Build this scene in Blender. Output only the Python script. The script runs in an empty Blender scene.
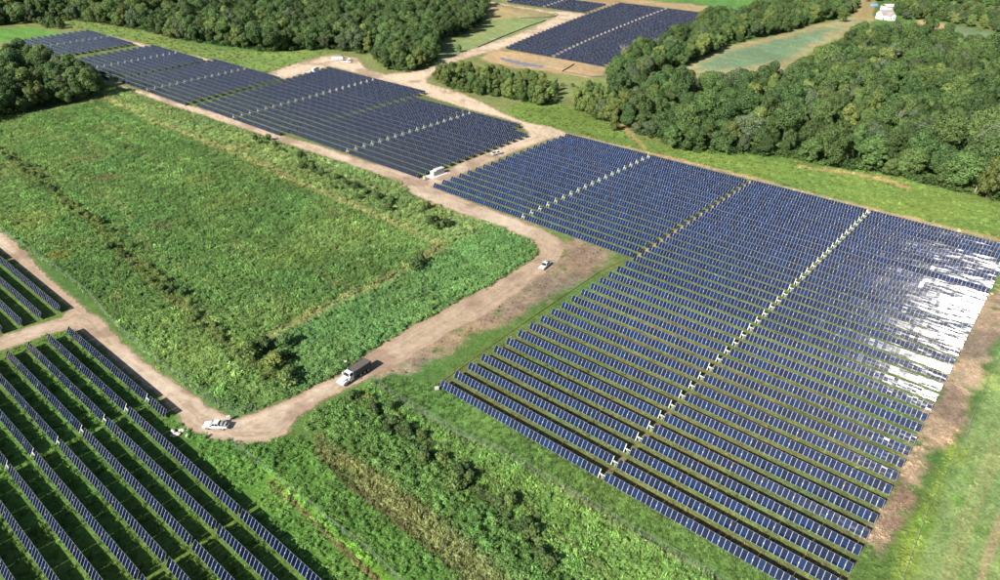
import bpy, bmesh, math, random
import numpy as np
from mathutils import Vector, Matrix

# ------------------------------------------------------------------ camera, world, sun, exposure
scene = bpy.context.scene
C = scene.collection
rng = np.random.default_rng(7)
random.seed(7)
F_PX, PITCH, ROLL, AZ = 704.75, math.radians(29.7317), math.radians(1.0052), math.radians(-50.116)
CAM_H = 111.4                                   # camera height above the ground
_cp, _sp, _cr, _sr = math.cos(PITCH), math.sin(PITCH), math.cos(ROLL), math.sin(ROLL)
_r0, _u0, FWD = np.array([1, 0, 0.]), np.array([0, _sp, _cp]), np.array([0, _cp, -_sp])
RIGHT, UP = _cr * _r0 + _sr * _u0, -_sr * _r0 + _cr * _u0
cam = bpy.data.cameras.new('camera')
cam.sensor_width = 36.0
cam.lens = 36.0 * F_PX / 1000.0
cam.clip_start, cam.clip_end = 1.0, 20000.0
cam_o = bpy.data.objects.new('camera', cam)
C.objects.link(cam_o)
m = Matrix.Identity(4)
for i in range(3):
    m[i][0], m[i][1], m[i][2] = RIGHT[i], UP[i], -FWD[i]
m[2][3] = CAM_H
cam_o.matrix_world = m
scene.camera = cam_o

SUN_AZ, SUN_EL = math.radians(222), math.radians(34)     # azimuth clockwise from +Y
world = bpy.data.worlds.new('World')
scene.world = world
world.use_nodes = True
wn = world.node_tree.nodes
sky = wn.new('ShaderNodeTexSky')
sky.sky_type = 'NISHITA'
sky.sun_disc = False
sky.sun_elevation = SUN_EL
sky.sun_rotation = SUN_AZ
sky.altitude = 200
world.node_tree.links.new(sky.outputs[0], wn['Background'].inputs[0])
wn['Background'].inputs[1].default_value = 0.052
sun = bpy.data.lights.new('sun', 'SUN')
sun.energy = 5.0
sun.angle = math.radians(0.53)
sun.color = (1.0, 0.93, 0.83)
sun_o = bpy.data.objects.new('sun', sun)
C.objects.link(sun_o)
sd = Vector((math.sin(SUN_AZ) * math.cos(SUN_EL), math.cos(SUN_AZ) * math.cos(SUN_EL), math.sin(SUN_EL)))
sun_o.rotation_euler = sd.to_track_quat('Z', 'Y').to_euler()
sun_o.location = sd * 500
scene.view_settings.view_transform = 'Standard'
scene.view_settings.look = 'None'
scene.view_settings.exposure = 1.2
scene.view_settings.gamma = 1.0
scene.render.engine = 'CYCLES'
scene.cycles.max_bounces = 6
scene.cycles.transparent_max_bounces = 8

# ------------------------------------------------------------------ layout helpers
RDIR = np.array([math.sin(AZ), math.cos(AZ)])           # along the tracker rows
PDIR = np.array([math.cos(AZ), -math.sin(AZ)])          # across the rows
ROWYAW = math.atan2(RDIR[1], RDIR[0])
UNIT = 110.0


def G(pts, z=0.0):
    """survey picks of the photograph -> points on the ground (metres)"""
    a = np.atleast_2d(np.array(pts, float))
    d = (a[:, 0:1] - 500) / F_PX * RIGHT - (a[:, 1:2] - 290) / F_PX * UP + FWD
    return d[:, :2] / (-d[:, 2:3]) * (CAM_H - z)


def g1(x, y, z=0.0):
    v = G([(x, y)], z)[0]
    return float(v[0]), float(v[1])


def to_px(X, Y, z=0.0):
    dz = z - CAM_H
    w = X * FWD[0] + Y * FWD[1] + dz * FWD[2]
    w = np.where(w < 1, 1, w)
    px = 500 + F_PX * (X * RIGHT[0] + Y * RIGHT[1] + dz * RIGHT[2]) / w
    py = 290 - F_PX * (X * UP[0] + Y * UP[1] + dz * UP[2]) / w
    return px, py


def sdist(P, poly, margin=12.0):
    """signed distance in metres to a ground polygon, positive inside"""
    poly = np.asarray(poly)
    out = np.full(len(P), -1e3)
    lo, hi = poly.min(0) - margin, poly.max(0) + margin
    idx = np.nonzero((P[:, 0] > lo[0]) & (P[:, 0] < hi[0]) & (P[:, 1] > lo[1]) & (P[:, 1] < hi[1]))[0]
    if len(idx) == 0:
        return out
    Q = P[idx]
    best = np.full(len(Q), 1e9)
    ins = np.zeros(len(Q), bool)
    for a, b in zip(poly, np.roll(poly, -1, 0)):
        ab = b - a
        t = np.clip(((Q - a) @ ab) / max(ab @ ab, 1e-9), 0, 1)
        d = Q - a - t[:, None] * ab
        best = np.minimum(best, (d * d).sum(1))
        if a[1] != b[1]:
            c = (a[1] > Q[:, 1]) != (b[1] > Q[:, 1])
            xi = a[0] + (Q[:, 1] - a[1]) * ab[0] / ab[1]
            ins ^= c & (Q[:, 0] < xi)
    best = np.sqrt(best)
    out[idx] = np.where(ins, best, -best)
    return out


def linedist(P, line, margin=12.0):
    line = np.asarray(line)
    out = np.full(len(P), 1e3)
    lo, hi = line.min(0) - margin, line.max(0) + margin
    idx = np.nonzero((P[:, 0] > lo[0]) & (P[:, 0] < hi[0]) & (P[:, 1] > lo[1]) & (P[:, 1] < hi[1]))[0]
    Q = P[idx]
    best = np.full(len(Q), 1e9)
    for a, b in zip(line[:-1], line[1:]):
        ab = b - a
        t = np.clip(((Q - a) @ ab) / max(ab @ ab, 1e-9), 0, 1)
        d = Q - a - t[:, None] * ab
        best = np.minimum(best, (d * d).sum(1))
    out[idx] = np.sqrt(best)
    return out


def vnoise(P, scale, seed):
    """value noise on the ground, 0..1"""
    q = np.asarray(P) / scale
    i = np.floor(q).astype(np.int64)
    f = q - i
    f = f * f * (3 - 2 * f)

    def h(a, b):
        n = (a * 374761393 + b * 668265263 + seed * 974634777) & 0x7fffffff
        n = ((n ^ (n >> 13)) * 1274126177) & 0x7fffffff
        return ((n ^ (n >> 16)) & 0xffff) / 65535.0
    x, y = i[:, 0], i[:, 1]
    a = h(x, y) * (1 - f[:, 0]) + h(x + 1, y) * f[:, 0]
    b = h(x, y + 1) * (1 - f[:, 0]) + h(x + 1, y + 1) * f[:, 0]
    return a * (1 - f[:, 1]) + b * f[:, 1]


def fbm(P, scale, seed, n=4):
    t, w, a = 0, 0, 1.0
    for k in range(n):
        t = t + a * vnoise(P, scale / 2 ** k, seed + 17 * k)
        w += a
        a *= 0.55
    return t / w


def lin(c):
    c = np.array(c, float) / 255
    return np.where(c <= 0.04045, c / 12.92, ((c + 0.055) / 1.055) ** 2.4)


# ------------------------------------------------------------------ ground plan (survey picks)
ROAD = [(0, 351), (20, 344), (40, 336), (57, 331), (75, 329), (85, 334), (100, 346), (130, 373), (160, 397), (176, 413), (190, 428),
        (205, 436), (225, 441), (250, 443.5), (268, 442), (284, 434), (300, 415), (322, 400), (350, 387), (370, 377), (386, 371),
        (410, 357), (430, 345), (450, 332), (475, 320), (500, 305), (520, 291), (537, 278), (550, 268), (560, 258), (564.5, 248), (559, 239),
        (545, 231), (525, 222), (500, 213), (470, 202), (445, 192), (434, 187), (450, 179), (475, 168.5), (500, 157.5), (525, 147.5), (548, 139),
        (572, 135), (550, 127), (525, 122), (500, 112), (480, 101), (457, 92), (437, 86), (427, 83), (426, 79), (435, 71), (441, 66),
        (467, 58), (480, 54), (500, 49.5), (522, 40), (552, 28), (588, 13.5), (572, 12.4), (556, 11.2), (536, 9), (508, 4.6), (486, 1.2), (470, -1), (465, 0.5),
        (480, 2.2), (508, 6), (540, 11.5), (555, 14), (558, 16), (545, 21.5), (536, 26.6), (515, 35), (497, 40.6), (467, 51), (450, 57.5), (440, 60.5), (430, 67.5),
        (410, 72.5), (385, 74), (367, 70), (357, 58), (337, 54.5), (325, 56), (295, 64), (275, 71), (262, 75), (250, 70), (205, 58.5), (140, 43), (106, 35.5), (104, 36.5),
        (132, 44.5), (150, 48.5), (200, 60), (284, 79), (330, 66), (373, 77.5), (415, 92), (470, 109.5), (521, 123), (524, 128), (530, 134), (500, 147), (467, 160.5), (446, 171),
        (425, 179), (400, 170), (375, 164), (350, 156), (320, 146), (292, 138.5), (250, 124.5), (222, 115), (190, 105.5), (150, 93.5), (117, 84.5), (100, 79.5),
        (80, 71), (74, 70), (80, 74), (95, 79), (105, 82), (125, 88.5), (150, 98), (175, 106.5), (200, 114.5), (225, 122.5), (250, 130.5), (292, 145.5), (312, 151.5), (342, 161.5),
        (375, 173), (400, 181.5), (404, 187), (412, 194), (422, 198), (440, 205.5), (462, 213), (482, 221), (500, 227), (520, 235.5), (537.5, 245.5), (541, 252),
        (530, 262.5), (515, 270.5), (500, 280), (482, 290), (457, 302), (437, 315), (415, 325), (390, 340), (362, 358), (337, 377), (320, 383), (300, 395),
        (270, 407), (250, 415), (235, 420), (225, 416), (212.5, 410), (200, 400), (180, 386), (160, 372.5), (140, 359), (120, 341), (110, 329), (100, 320),
        (86, 311), (70, 296), (50, 280), (32, 260), (15, 242), (0, 231), (-40, 205), (-40, 222), (0, 250), (25, 268), (50, 290), (70, 307), (62, 317), (40, 324), (20, 331), (0, 337), (-50, 358), (-50, 372)]
PAVED = [(985, 14), (1010, 15), (1040, 19), (1040, 17), (1000, 11.5), (985, 8.2), (950, 4), (917, 0.8), (900, 0), (870, -3), (850, -3), (868, -1.2), (900, 2.2), (917, 3.2), (950, 6.4), (980, 10.5)]
POND = [(494, 57), (505, 58.4), (525, 62.5), (548, 66.4), (541, 67.6), (522, 65.4), (503, 60.5)]
MEADOW = [(0, 118), (60, 110), (105, 99), (150, 120), (200, 140), (250, 160), (300, 184), (350, 205), (390, 222), (430, 239), (440, 246), (430, 255), (400, 272), (365, 290), (330, 305), (265, 337),
          (262, 372), (300, 394), (250, 414), (215, 404), (190, 386), (160, 366), (130, 340), (107, 316), (92, 297), (72, 281), (48, 264), (19, 245), (0, 231), (-60, 200), (-60, 140)]
FIELD_STRIP = [(265, 340), (330, 308), (365, 293), (400, 276), (440, 253), (470, 236), (480, 222), (500, 227), (520, 236), (536, 246), (540, 252), (528, 262), (500, 280), (457, 302), (415, 324), (362, 357), (335, 375), (300, 393), (268, 375)]
VERGE = [(100, 82), (125, 90), (175, 108), (225, 125), (250, 133), (292, 148), (342, 164), (400, 184), (422, 200), (462, 215), (485, 223), (470, 236), (440, 247), (425, 238), (390, 222), (350, 205), (300, 184), (250, 160), (200, 140), (150, 120), (105, 99)]
ARRAY_FRONT = [(440, 383), (634, 257), (560, 232), (434, 188), (572, 135), (680, 160), (870, 209), (1010, 244), (1040, 262), (985, 300), (915, 450), (845, 590), (800, 592), (700, 535), (600, 480), (520, 432)]
ARRAY_SHADE = [(67, 328), (165, 410), (185, 440), (300, 560), (322, 590), (-60, 640), (-60, 340)]
ARRAY_SHADE_B = [(-40, 225), (0, 248), (60, 305), (62, 318), (40, 325), (0, 338), (-40, 350)]
ARRAY_TOP = [(24, 41), (84, 31), (135, 44), (148, 46), (283, 78), (329, 67), (427, 91), (521, 124), (528, 135), (420, 177), (320, 146), (190, 105), (142, 89), (57, 62)]
ARRAY_HILL = [(500, 49), (590, 12), (500, 1), (560, -8), (640, 4), (722, 15), (607, 66)]
SOIL_STRIP = [(1030, 270), (980, 298), (970, 320), (961, 340), (949, 365), (937, 390), (923, 415), (912, 440), (898, 470), (882, 505), (868, 540), (880, 560), (895, 520), (915, 490), (930, 460), (948, 437), (962, 425), (972, 400), (982, 368), (1000, 335), (1030, 300)]
SOIL_SCATTER = [(922, 435), (960, 430), (945, 470), (920, 510), (900, 545), (885, 590), (850, 590), (868, 545), (890, 500)]
MOWN = [(962, 448), (975, 420), (988, 388), (1000, 350), (1060, 300), (1060, 610), (898, 610), (912, 570), (930, 522), (948, 478)]
YELLOW_STRIP = [(950, 445), (960, 450), (946, 480), (928, 522), (908, 580), (885, 590), (905, 540), (925, 500), (940, 470)]
SOIL_BEND = [(566, 240), (578, 236), (596, 246), (612, 254), (606, 266), (590, 272), (572, 284), (552, 297), (532, 312), (508, 324), (480, 332), (455, 345), (430, 360), (405, 373), (386, 377), (384, 371), (410, 358), (450, 333), (475, 321), (500, 306), (520, 292), (550, 268), (562, 256)]
FRONT_GRASS = [(395, 378), (440, 384), (520, 433), (600, 481), (700, 537), (800, 593), (760, 600), (712, 578), (600, 513), (500, 453), (425, 415), (388, 393), (375, 380)]
TAN_BAND = [(312, 432), (330, 440), (350, 455), (375, 468), (400, 487), (430, 508), (460, 532), (490, 556), (520, 585), (480, 598), (470, 582), (440, 555), (400, 522), (365, 492), (340, 472), (318, 455)]
GREEN_BAND = [(205, 438), (250, 445), (285, 436), (308, 440), (318, 458), (345, 478), (400, 524), (440, 557), (475, 590), (400, 600), (385, 580), (345, 545), (300, 505), (272, 480), (250, 462), (225, 448)]
SHRUB_BAND = [(330, 405), (352, 395), (375, 400), (400, 420), (425, 440), (460, 468), (500, 505), (540, 540), (590, 590), (520, 590), (490, 556), (460, 531), (430, 507), (400, 486), (375, 466), (350, 452), (325, 432), (305, 425)]
MIX_BAND = [(355, 393), (372, 382), (390, 396), (425, 417), (457, 437), (500, 455), (600, 515), (712, 580), (735, 597), (595, 597), (545, 545), (500, 505), (460, 468), (425, 440), (400, 420), (375, 398)]
LL_GREEN = [(175, 414), (205, 437), (250, 462), (272, 482), (300, 507), (345, 547), (390, 590), (322, 590), (300, 560), (185, 440), (168, 416)]
TOP_GRASS = [(57, 21), (100, 24), (140, 31), (175, 41), (212, 46), (250, 52), (300, 51), (332, 52), (300, 62), (264, 74), (200, 57.5), (140, 42), (84, 29), (70, 27)]
LEFT_FIELD = [(0, 28), (30, 27), (52, 30), (62, 33), (24, 41), (0, 42), (-60, 50), (-60, 30)]
RIGHT_GRASS = [(500, 110), (530, 100), (560, 103), (600, 118), (630, 134), (672, 148), (720, 154), (750, 155), (787, 158), (815, 166), (850, 169), (885, 175), (920, 183), (970, 195), (1060, 215), (1060, 258), (1000, 240), (870, 207), (680, 159), (605, 142), (572, 134), (550, 127), (525, 122)]
PALE_FIELD = [(640, 80), (680, 67), (707, 57), (725, 46), (750, 41), (790, 32), (812, 25), (840, 20), (862, 14), (874, 18), (866, 26), (845, 35), (820, 46), (800, 62), (785, 76), (730, 80), (690, 84)]
PALE_INNER = [(690, 70), (725, 52), (760, 44), (800, 34), (840, 26), (820, 40), (785, 60), (750, 66), (720, 70)]
TOP_TAN = [(590, 3.5), (620, 5.5), (664, 9), (722, 14), (742, 21), (748, 16), (735, 10), (715, 7), (680, 3), (640, 0), (570, -4)]
TOP_GREEN = [(610, -2), (680, 2), (720, 6.5), (745, 14), (757, 12), (752, 4), (740, 0), (680, -6)]
SAND_HILL = [(478, 57), (498, 50), (556, 57), (608, 65), (603, 76), (585, 77.5), (562, 73), (545, 71), (515, 67.5), (490, 62)]
MOUND = [(438, 62), (450, 46), (488, 28), (505, 14), (540, 14), (553, 18), (536, 26), (515, 34), (497, 40), (467, 50), (445, 58)]
MOUND_TAN = [(482, 4), (508, 7), (545, 13), (552, 17), (520, 17), (490, 20), (484, 14)]
BELOW_HILL = [(560, 74), (604, 78), (616, 95), (640, 130), (605, 118), (575, 103), (556, 88)]
SLOPE_RIGHT = [(925, 20), (960, 26), (1000, 35), (1040, 40), (1040, 48), (1000, 42), (960, 36), (925, 28)]
TAN_RIGHT = [(917, 19), (945, 24), (942, 33), (925, 30), (918, 24)]
YARD_HOUSE = [(852, 12), (870, 9), (875, 20), (865, 24), (850, 20)]

TRACK_PALE = [(106, 99), (150, 120), (200, 140), (250, 160), (300, 184), (350, 205), (390, 222), (425, 238), (438, 246), (430, 255), (400, 272), (365, 290), (330, 306), (268, 337)]
HEDGE = [(2, 150), (25, 168), (45, 182), (60, 198), (75, 208), (92, 222), (110, 240), (135, 262), (165, 290), (190, 312), (215, 332), (240, 352), (262, 368), (275, 378)]
TYRE_R = [(1003, 430), (990, 455), (975, 485), (962, 520), (950, 555), (940, 600)]
TYRE_R2 = [(1010, 440), (997, 462), (983, 492), (970, 527), (958, 562), (950, 600)]
TAN_EDGE_R = [(1010, 500), (1000, 522), (990, 550), (982, 575), (976, 605)]
SANDY_EDGE = [(572, 134), (605, 142.5), (680, 160), (770, 183), (870, 208.5), (1010, 243)]
WOOD_PATH = [(800, 166), (815, 169), (850, 173), (885, 180), (905, 187)]
WOOD_PATH_B = [(612, 118), (622, 126), (634, 138), (645, 148)]
SOIL_LINE = [(272, 481), (300, 508), (330, 536), (350, 556), (385, 586)]
LIME_LINE = [(262, 467), (300, 500), (331, 528), (360, 553), (397, 590)]
DITCH = [(352, 396), (380, 412), (405, 435), (430, 455), (470, 485), (505, 515), (550, 560)]
DITCH_B = [(320, 455), (345, 480), (400, 525), (440, 557), (470, 585)]
FENCE_F = [(370, 380), (390, 395), (425, 415), (457, 435), (500, 453), (550, 482.5), (600, 512.5), (650, 542.5), (712, 577), (740, 594)]
TRACK_B = [(400, 420), (430, 440), (460, 460), (500, 485), (540, 520), (600, 570)]


def gp(poly):
    return G(poly)


ROAD_G, PAVED_G, POND_G = gp(ROAD), gp(PAVED), gp(POND)

# polygon, colour as it looks sunlit, edge softness (m), edge raggedness (m)
ZONES = [
    (MEADOW, (98, 132, 68), 3, 3), (VERGE, (114, 138, 78), 2, 2), (FIELD_STRIP, (92, 130, 72), 2, 1.5),
    (TOP_GRASS, (128, 152, 82), 2, 2), (LEFT_FIELD, (112, 158, 76), 3, 2), (RIGHT_GRASS, (122, 150, 74), 2, 3),
    (BELOW_HILL, (140, 146, 90), 3, 4), (MOUND, (142, 158, 104), 2, 3), (MOUND_TAN, (176, 160, 116), 3, 4),
    (TOP_GREEN, (104, 148, 76), 2, 2), (TOP_TAN, (188, 164, 124), 3, 4), (SAND_HILL, (200, 172, 132), 2, 4),
    (PALE_FIELD, (172, 164, 120), 3, 3), (PALE_INNER, (126, 152, 116), 6, 8), (SLOPE_RIGHT, (126, 146, 104), 3, 3), (TAN_RIGHT, (196, 168, 124), 3, 4),
    (YARD_HOUSE, (170, 158, 112), 3, 3),
    (ARRAY_TOP, (112, 126, 72), 2, 2), (ARRAY_HILL, (170, 150, 112), 2, 2), (ARRAY_FRONT, (112, 134, 76), 2, 2),
    (ARRAY_SHADE, (100, 132, 62), 2, 2), (ARRAY_SHADE_B, (100, 128, 62), 1, 1), (LL_GREEN, (100, 144, 64), 2, 2),
    (GREEN_BAND, (94, 138, 62), 1, 1), (TAN_BAND, (138, 146, 90), 1.5, 3.5), (SHRUB_BAND, (84, 118, 56), 2, 2), (MIX_BAND, (110, 146, 72), 2, 2),
    (FRONT_GRASS, (104, 140, 72), 1.5, 1.5), (MOWN, (138, 164, 102), 2, 1), (YELLOW_STRIP, (142, 168, 74), 2, 2.5),
]
ZONES_G = [(gp(z[0]),) + z[1:] for z in ZONES]
SOILS = [(SOIL_STRIP, (188, 164, 136), 1.5, 2.2), (SOIL_BEND, (168, 148, 122), 2.5, 4)]
SOILS_G = [(gp(z[0]),) + z[1:] for z in SOILS]
SCATTER_G = gp(SOIL_SCATTER)
LINES = [(TRACK_PALE, (146, 150, 96), 2.2, 0.8), (HEDGE, (116, 122, 62), 2.5, 0.5), (TYRE_R, (160, 166, 112), 0.7, 0.6), (TYRE_R2, (160, 164, 110), 0.6, 0.6),
         (TAN_EDGE_R, (178, 164, 128), 0.9, 0.8), (SANDY_EDGE, (190, 168, 132), 1.8, 0.9), (WOOD_PATH, (188, 162, 120), 2.2, 0.8), (WOOD_PATH_B, (180, 156, 110), 2.0, 0.8),
         (SOIL_LINE, (140, 110, 84), 0.8, 0.6), (LIME_LINE, (128, 186, 60), 0.9, 0.6), (DITCH, (64, 74, 44), 1.2, 0.8), (DITCH_B, (70, 62, 40), 0.8, 0.7), (TRACK_B, (88, 92, 56), 0.7, 0.6),
         (FENCE_F, (150, 152, 120), 0.8, 0.35)]
LINES_G = [(gp(l[0]),) + l[1:] for l in LINES]
LINES_G.append((np.array([(RDIR * 0.949 + PDIR * q) * UNIT for q in (1.80, 2.70)]), (196, 176, 132), 1.1, 0.9))
PATCHES = [((25, 222), 9, (124, 130, 56)), ((58, 256), 6, (132, 126, 54)), ((160, 228), 5, (136, 116, 86)), ((110, 178), 6, (126, 116, 80)), ((90, 160), 8, (116, 112, 74)),
           ((235, 150), 10, (126, 130, 76)), ((215, 205), 12, (118, 138, 66)), ((200, 180), 8, (122, 132, 70)), ((967, 478), 2.4, (112, 152, 62)), ((960, 500), 3, (112, 152, 62)), ((936, 528), 4.5, (92, 140, 56)),
           ((998, 385), 8, (170, 184, 104)), ((990, 530), 4, (96, 138, 66)), ((975, 575), 4, (92, 132, 62)), ((72, 245), 6, (116, 124, 58)), ((330, 245), 14, (104, 140, 66)), ((300, 262), 10, (112, 142, 68)),
           ((420, 160), 5, (150, 140, 92)), ((428, 205), 3, (168, 150, 110)), ((350, 182), 6, (136, 140, 84))]
PATCHES_G = [(G([p])[0], r, c) for p, r, c in PATCHES]
K_GROUND = 0.60


def mix(base, col, w):
    w = w[:, None]
    return base * (1 - w) + col * w


def smooth(x):
    x = np.clip(x, 0, 1)
    return x * x * (3 - 2 * x)


def ground_colour(P):
    """albedo of the ground cover: what grows or lies there"""
    n1, n2, n3 = fbm(P, 40, 3), fbm(P, 9, 11), fbm(P, 2.6, 23, 3)
    far = fbm(P, 160, 5)
    col = mix(np.tile(lin((96, 128, 66)), (len(P), 1)), lin((134, 142, 88)), smooth((far - 0.42) * 5))
    jit = (n2 - 0.5) * 2
    for poly, c, soft, rag in ZONES_G:
        d = sdist(P, poly)
        col = mix(col, lin(c), smooth(0.5 + (d + jit * rag) / (2 * soft)))
    for q, r, c in PATCHES_G:
        d = np.sqrt(((P - q) ** 2 * np.array([0.5, 1.0])).sum(1))
        col = mix(col, lin(c), 0.75 * smooth((r * (0.5 + 0.9 * n2) - d) / (0.8 * r)) * smooth((n3 - 0.25) * 3))
    for line, c, w, amt in LINES_G:
        d = linedist(P, line)
        col = mix(col, lin(c), amt * smooth((w * (0.5 + n2) - d) / (0.6 * w) + 0.3))
    # worn, soil-brown lanes between the tracker rows of the front array
    dA = sdist(P, gp(ARRAY_FRONT))
    s = (P @ PDIR) / UNIT
    ph = ((s - 0.9205 * CAM_H / 110) / (0.04745 * CAM_H / 110)) % 1.0
    t = (P @ RDIR) / UNIT
    lane = np.exp(-((ph - 0.40) / 0.16) ** 2) * smooth((n1 - 0.30) * 4) * smooth((1.75 - s) / 0.5 + 0.35)
    col = mix(col, lin((132, 104, 84)), np.where(dA > 0, lane * (0.35 + 0.65 * n2), 0))
    col = mix(col, lin((176, 150, 116)), np.where(dA > 0, smooth((n1 - 0.52) * 6) * smooth((s - 1.7) / 0.3) * 0.7, 0))
    for poly, c, soft, rag in SOILS_G:
        d = sdist(P, poly)
        w = smooth(0.5 + (d + jit * rag + (n3 - 0.5) * 3) / (2 * soft))
        w = w * (1 - 0.8 * smooth((fbm(P, 7, 91) - 0.64) * 7))
        cc = mix(np.tile(lin(c), (len(P), 1)), lin((150, 130, 112)), smooth((fbm(P, 14, 41) - 0.45) * 5))
        col = col * (1 - w[:, None]) + cc * w[:, None]
    d = sdist(P, SCATTER_G)
    col = mix(col, lin((150, 124, 106)), np.where(d > 0, smooth(d / 3), 0) * smooth((fbm(P, 7, 61) - 0.5) * 7))
    col = col * (0.78 + 0.44 * n1[:, None]) * (0.74 + 0.52 * n3[:, None])
    st = np.stack([(P @ RDIR) / 5.0, P @ PDIR], 1)
    streak = fbm(st, 5.0, 171, 3)
    dM = smooth(sdist(P, ZONES_G[0][0]) / 6)
    col = mix(col, lin((132, 116, 82)), dM * 0.3 * smooth((fbm(st, 7, 181) - 0.58) * 8) * smooth((n3 - 0.35) * 4))
    col = mix(col, lin((118, 146, 78)), dM * 0.6 * smooth((fbm(P, 34, 191) - 0.52) * 6))
    col = col * (0.80 + 0.40 * streak[:, None])
    warm = (fbm(P, 22, 77) - 0.5)[:, None] * np.array([0.35, 0.0, -0.1])
    return col * (1 + warm) * K_GROUND


def road_colour(P, d):
    n1, n2, n3 = fbm(P, 30, 103), fbm(P, 5, 111), fbm(P, 1.5, 123, 2)
    col = mix(np.tile(lin((211, 194, 172)), (len(P), 1)), lin((195, 174, 150)), smooth((n1 - 0.35) * 4))
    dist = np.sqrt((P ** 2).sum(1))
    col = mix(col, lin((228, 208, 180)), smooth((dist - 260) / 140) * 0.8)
    col = mix(col, lin((184, 158, 136)), smooth((1.6 - d) / 1.8 + (n2 - 0.5)))
    for off in (1.3, 2.6, 3.4, 4.6, 5.5):
        col = mix(col, lin((158, 134, 113)), 0.65 * smooth((fbm(P, 16, 141 + int(off * 10)) - 0.36) * 5) * np.exp(-((d - off - (n2 - 0.5) * 0.8) / 0.30) ** 2) * smooth((n1 - 0.3) * 5))
    col = mix(col, lin((150, 124, 106)), 0.6 * smooth((fbm(P, 12, 131) - 0.56) * 8))
    return col * (0.84 + 0.32 * n3[:, None]) * (0.9 + 0.2 * n2[:, None]) * K_GROUND


# ------------------------------------------------------------------ materials
def nt(name):
    mt = bpy.data.materials.new(name)
    mt.use_nodes = True
    n = mt.node_tree.nodes
    return mt, n, mt.node_tree.links, n['Principled BSDF']


def plain(name, col, rough=0.6, metal=0.0, noise=0.12, scale=3.0, spec=0.5):
    mt, n, l, b = nt(name)
    tex = n.new('ShaderNodeTexNoise')
    tex.inputs['Scale'].default_value = scale
    tex.inputs['Detail'].default_value = 4
    co = n.new('ShaderNodeTexCoord')
    l.new(co.outputs['Object'], tex.inputs['Vector'])
    hsv = n.new('ShaderNodeHueSaturation')
    hsv.inputs['Color'].default_value = (*col, 1)
    mr = n.new('ShaderNodeMapRange')
    mr.inputs['To Min'].default_value, mr.inputs['To Max'].default_value = 1 - noise, 1 + noise
    l.new(tex.outputs['Fac'], mr.inputs['Value'])
    l.new(mr.outputs[0], hsv.inputs['Value'])
    l.new(hsv.outputs[0], b.inputs['Base Color'])
    b.inputs['Roughness'].default_value = rough
    b.inputs['Metallic'].default_value = metal
    b.inputs['Specular IOR Level'].default_value = spec
    return mt


def ground_mat(name, grain, bump, lo=0.78, hi=1.22):
    mt, n, l, b = nt(name)
    at = n.new('ShaderNodeAttribute')
    at.attribute_name = 'col'
    co = n.new('ShaderNodeNewGeometry')
    tx = n.new('ShaderNodeTexNoise')
    tx.inputs['Scale'].default_value = grain
    tx.inputs['Detail'].default_value = 5
    tx.inputs['Roughness'].default_value = 0.65
    l.new(co.outputs['Position'], tx.inputs['Vector'])
    mr = n.new('ShaderNodeMapRange')
    mr.inputs['From Min'].default_value, mr.inputs['From Max'].default_value = 0.3, 0.7
    mr.inputs['To Min'].default_value, mr.inputs['To Max'].default_value = lo, hi
    l.new(tx.outputs['Fac'], mr.inputs['Value'])
    t2 = n.new('ShaderNodeTexNoise')
    t2.inputs['Scale'].default_value = grain * 0.35
    t2.inputs['Detail'].default_value = 6
    t2.inputs['Roughness'].default_value = 0.75
    l.new(co.outputs['Position'], t2.inputs['Vector'])
    m2 = n.new('ShaderNodeMapRange')
    m2.inputs['From Min'].default_value, m2.inputs['From Max'].default_value = 0.3, 0.7
    m2.inputs['To Min'].default_value, m2.inputs['To Max'].default_value = lo, hi
    l.new(t2.outputs['Fac'], m2.inputs['Value'])
    mv = n.new('ShaderNodeMath')
    mv.operation = 'MULTIPLY'
    l.new(mr.outputs[0], mv.inputs[0])
    l.new(m2.outputs[0], mv.inputs[1])
    hsv = n.new('ShaderNodeHueSaturation')
    l.new(at.outputs['Color'], hsv.inputs['Color'])
    l.new(mv.outputs[0], hsv.inputs['Value'])
    l.new(hsv.outputs[0], b.inputs['Base Color'])
    bp = n.new('ShaderNodeBump')
    bp.inputs['Distance'].default_value = bump
    bp.inputs['Strength'].default_value = 0.9
    l.new(tx.outputs['Fac'], bp.inputs['Height'])
    l.new(bp.outputs[0], b.inputs['Normal'])
    b.inputs['Roughness'].default_value = 0.95
    b.inputs['Specular IOR Level'].default_value = 0.1
    return mt


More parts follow.
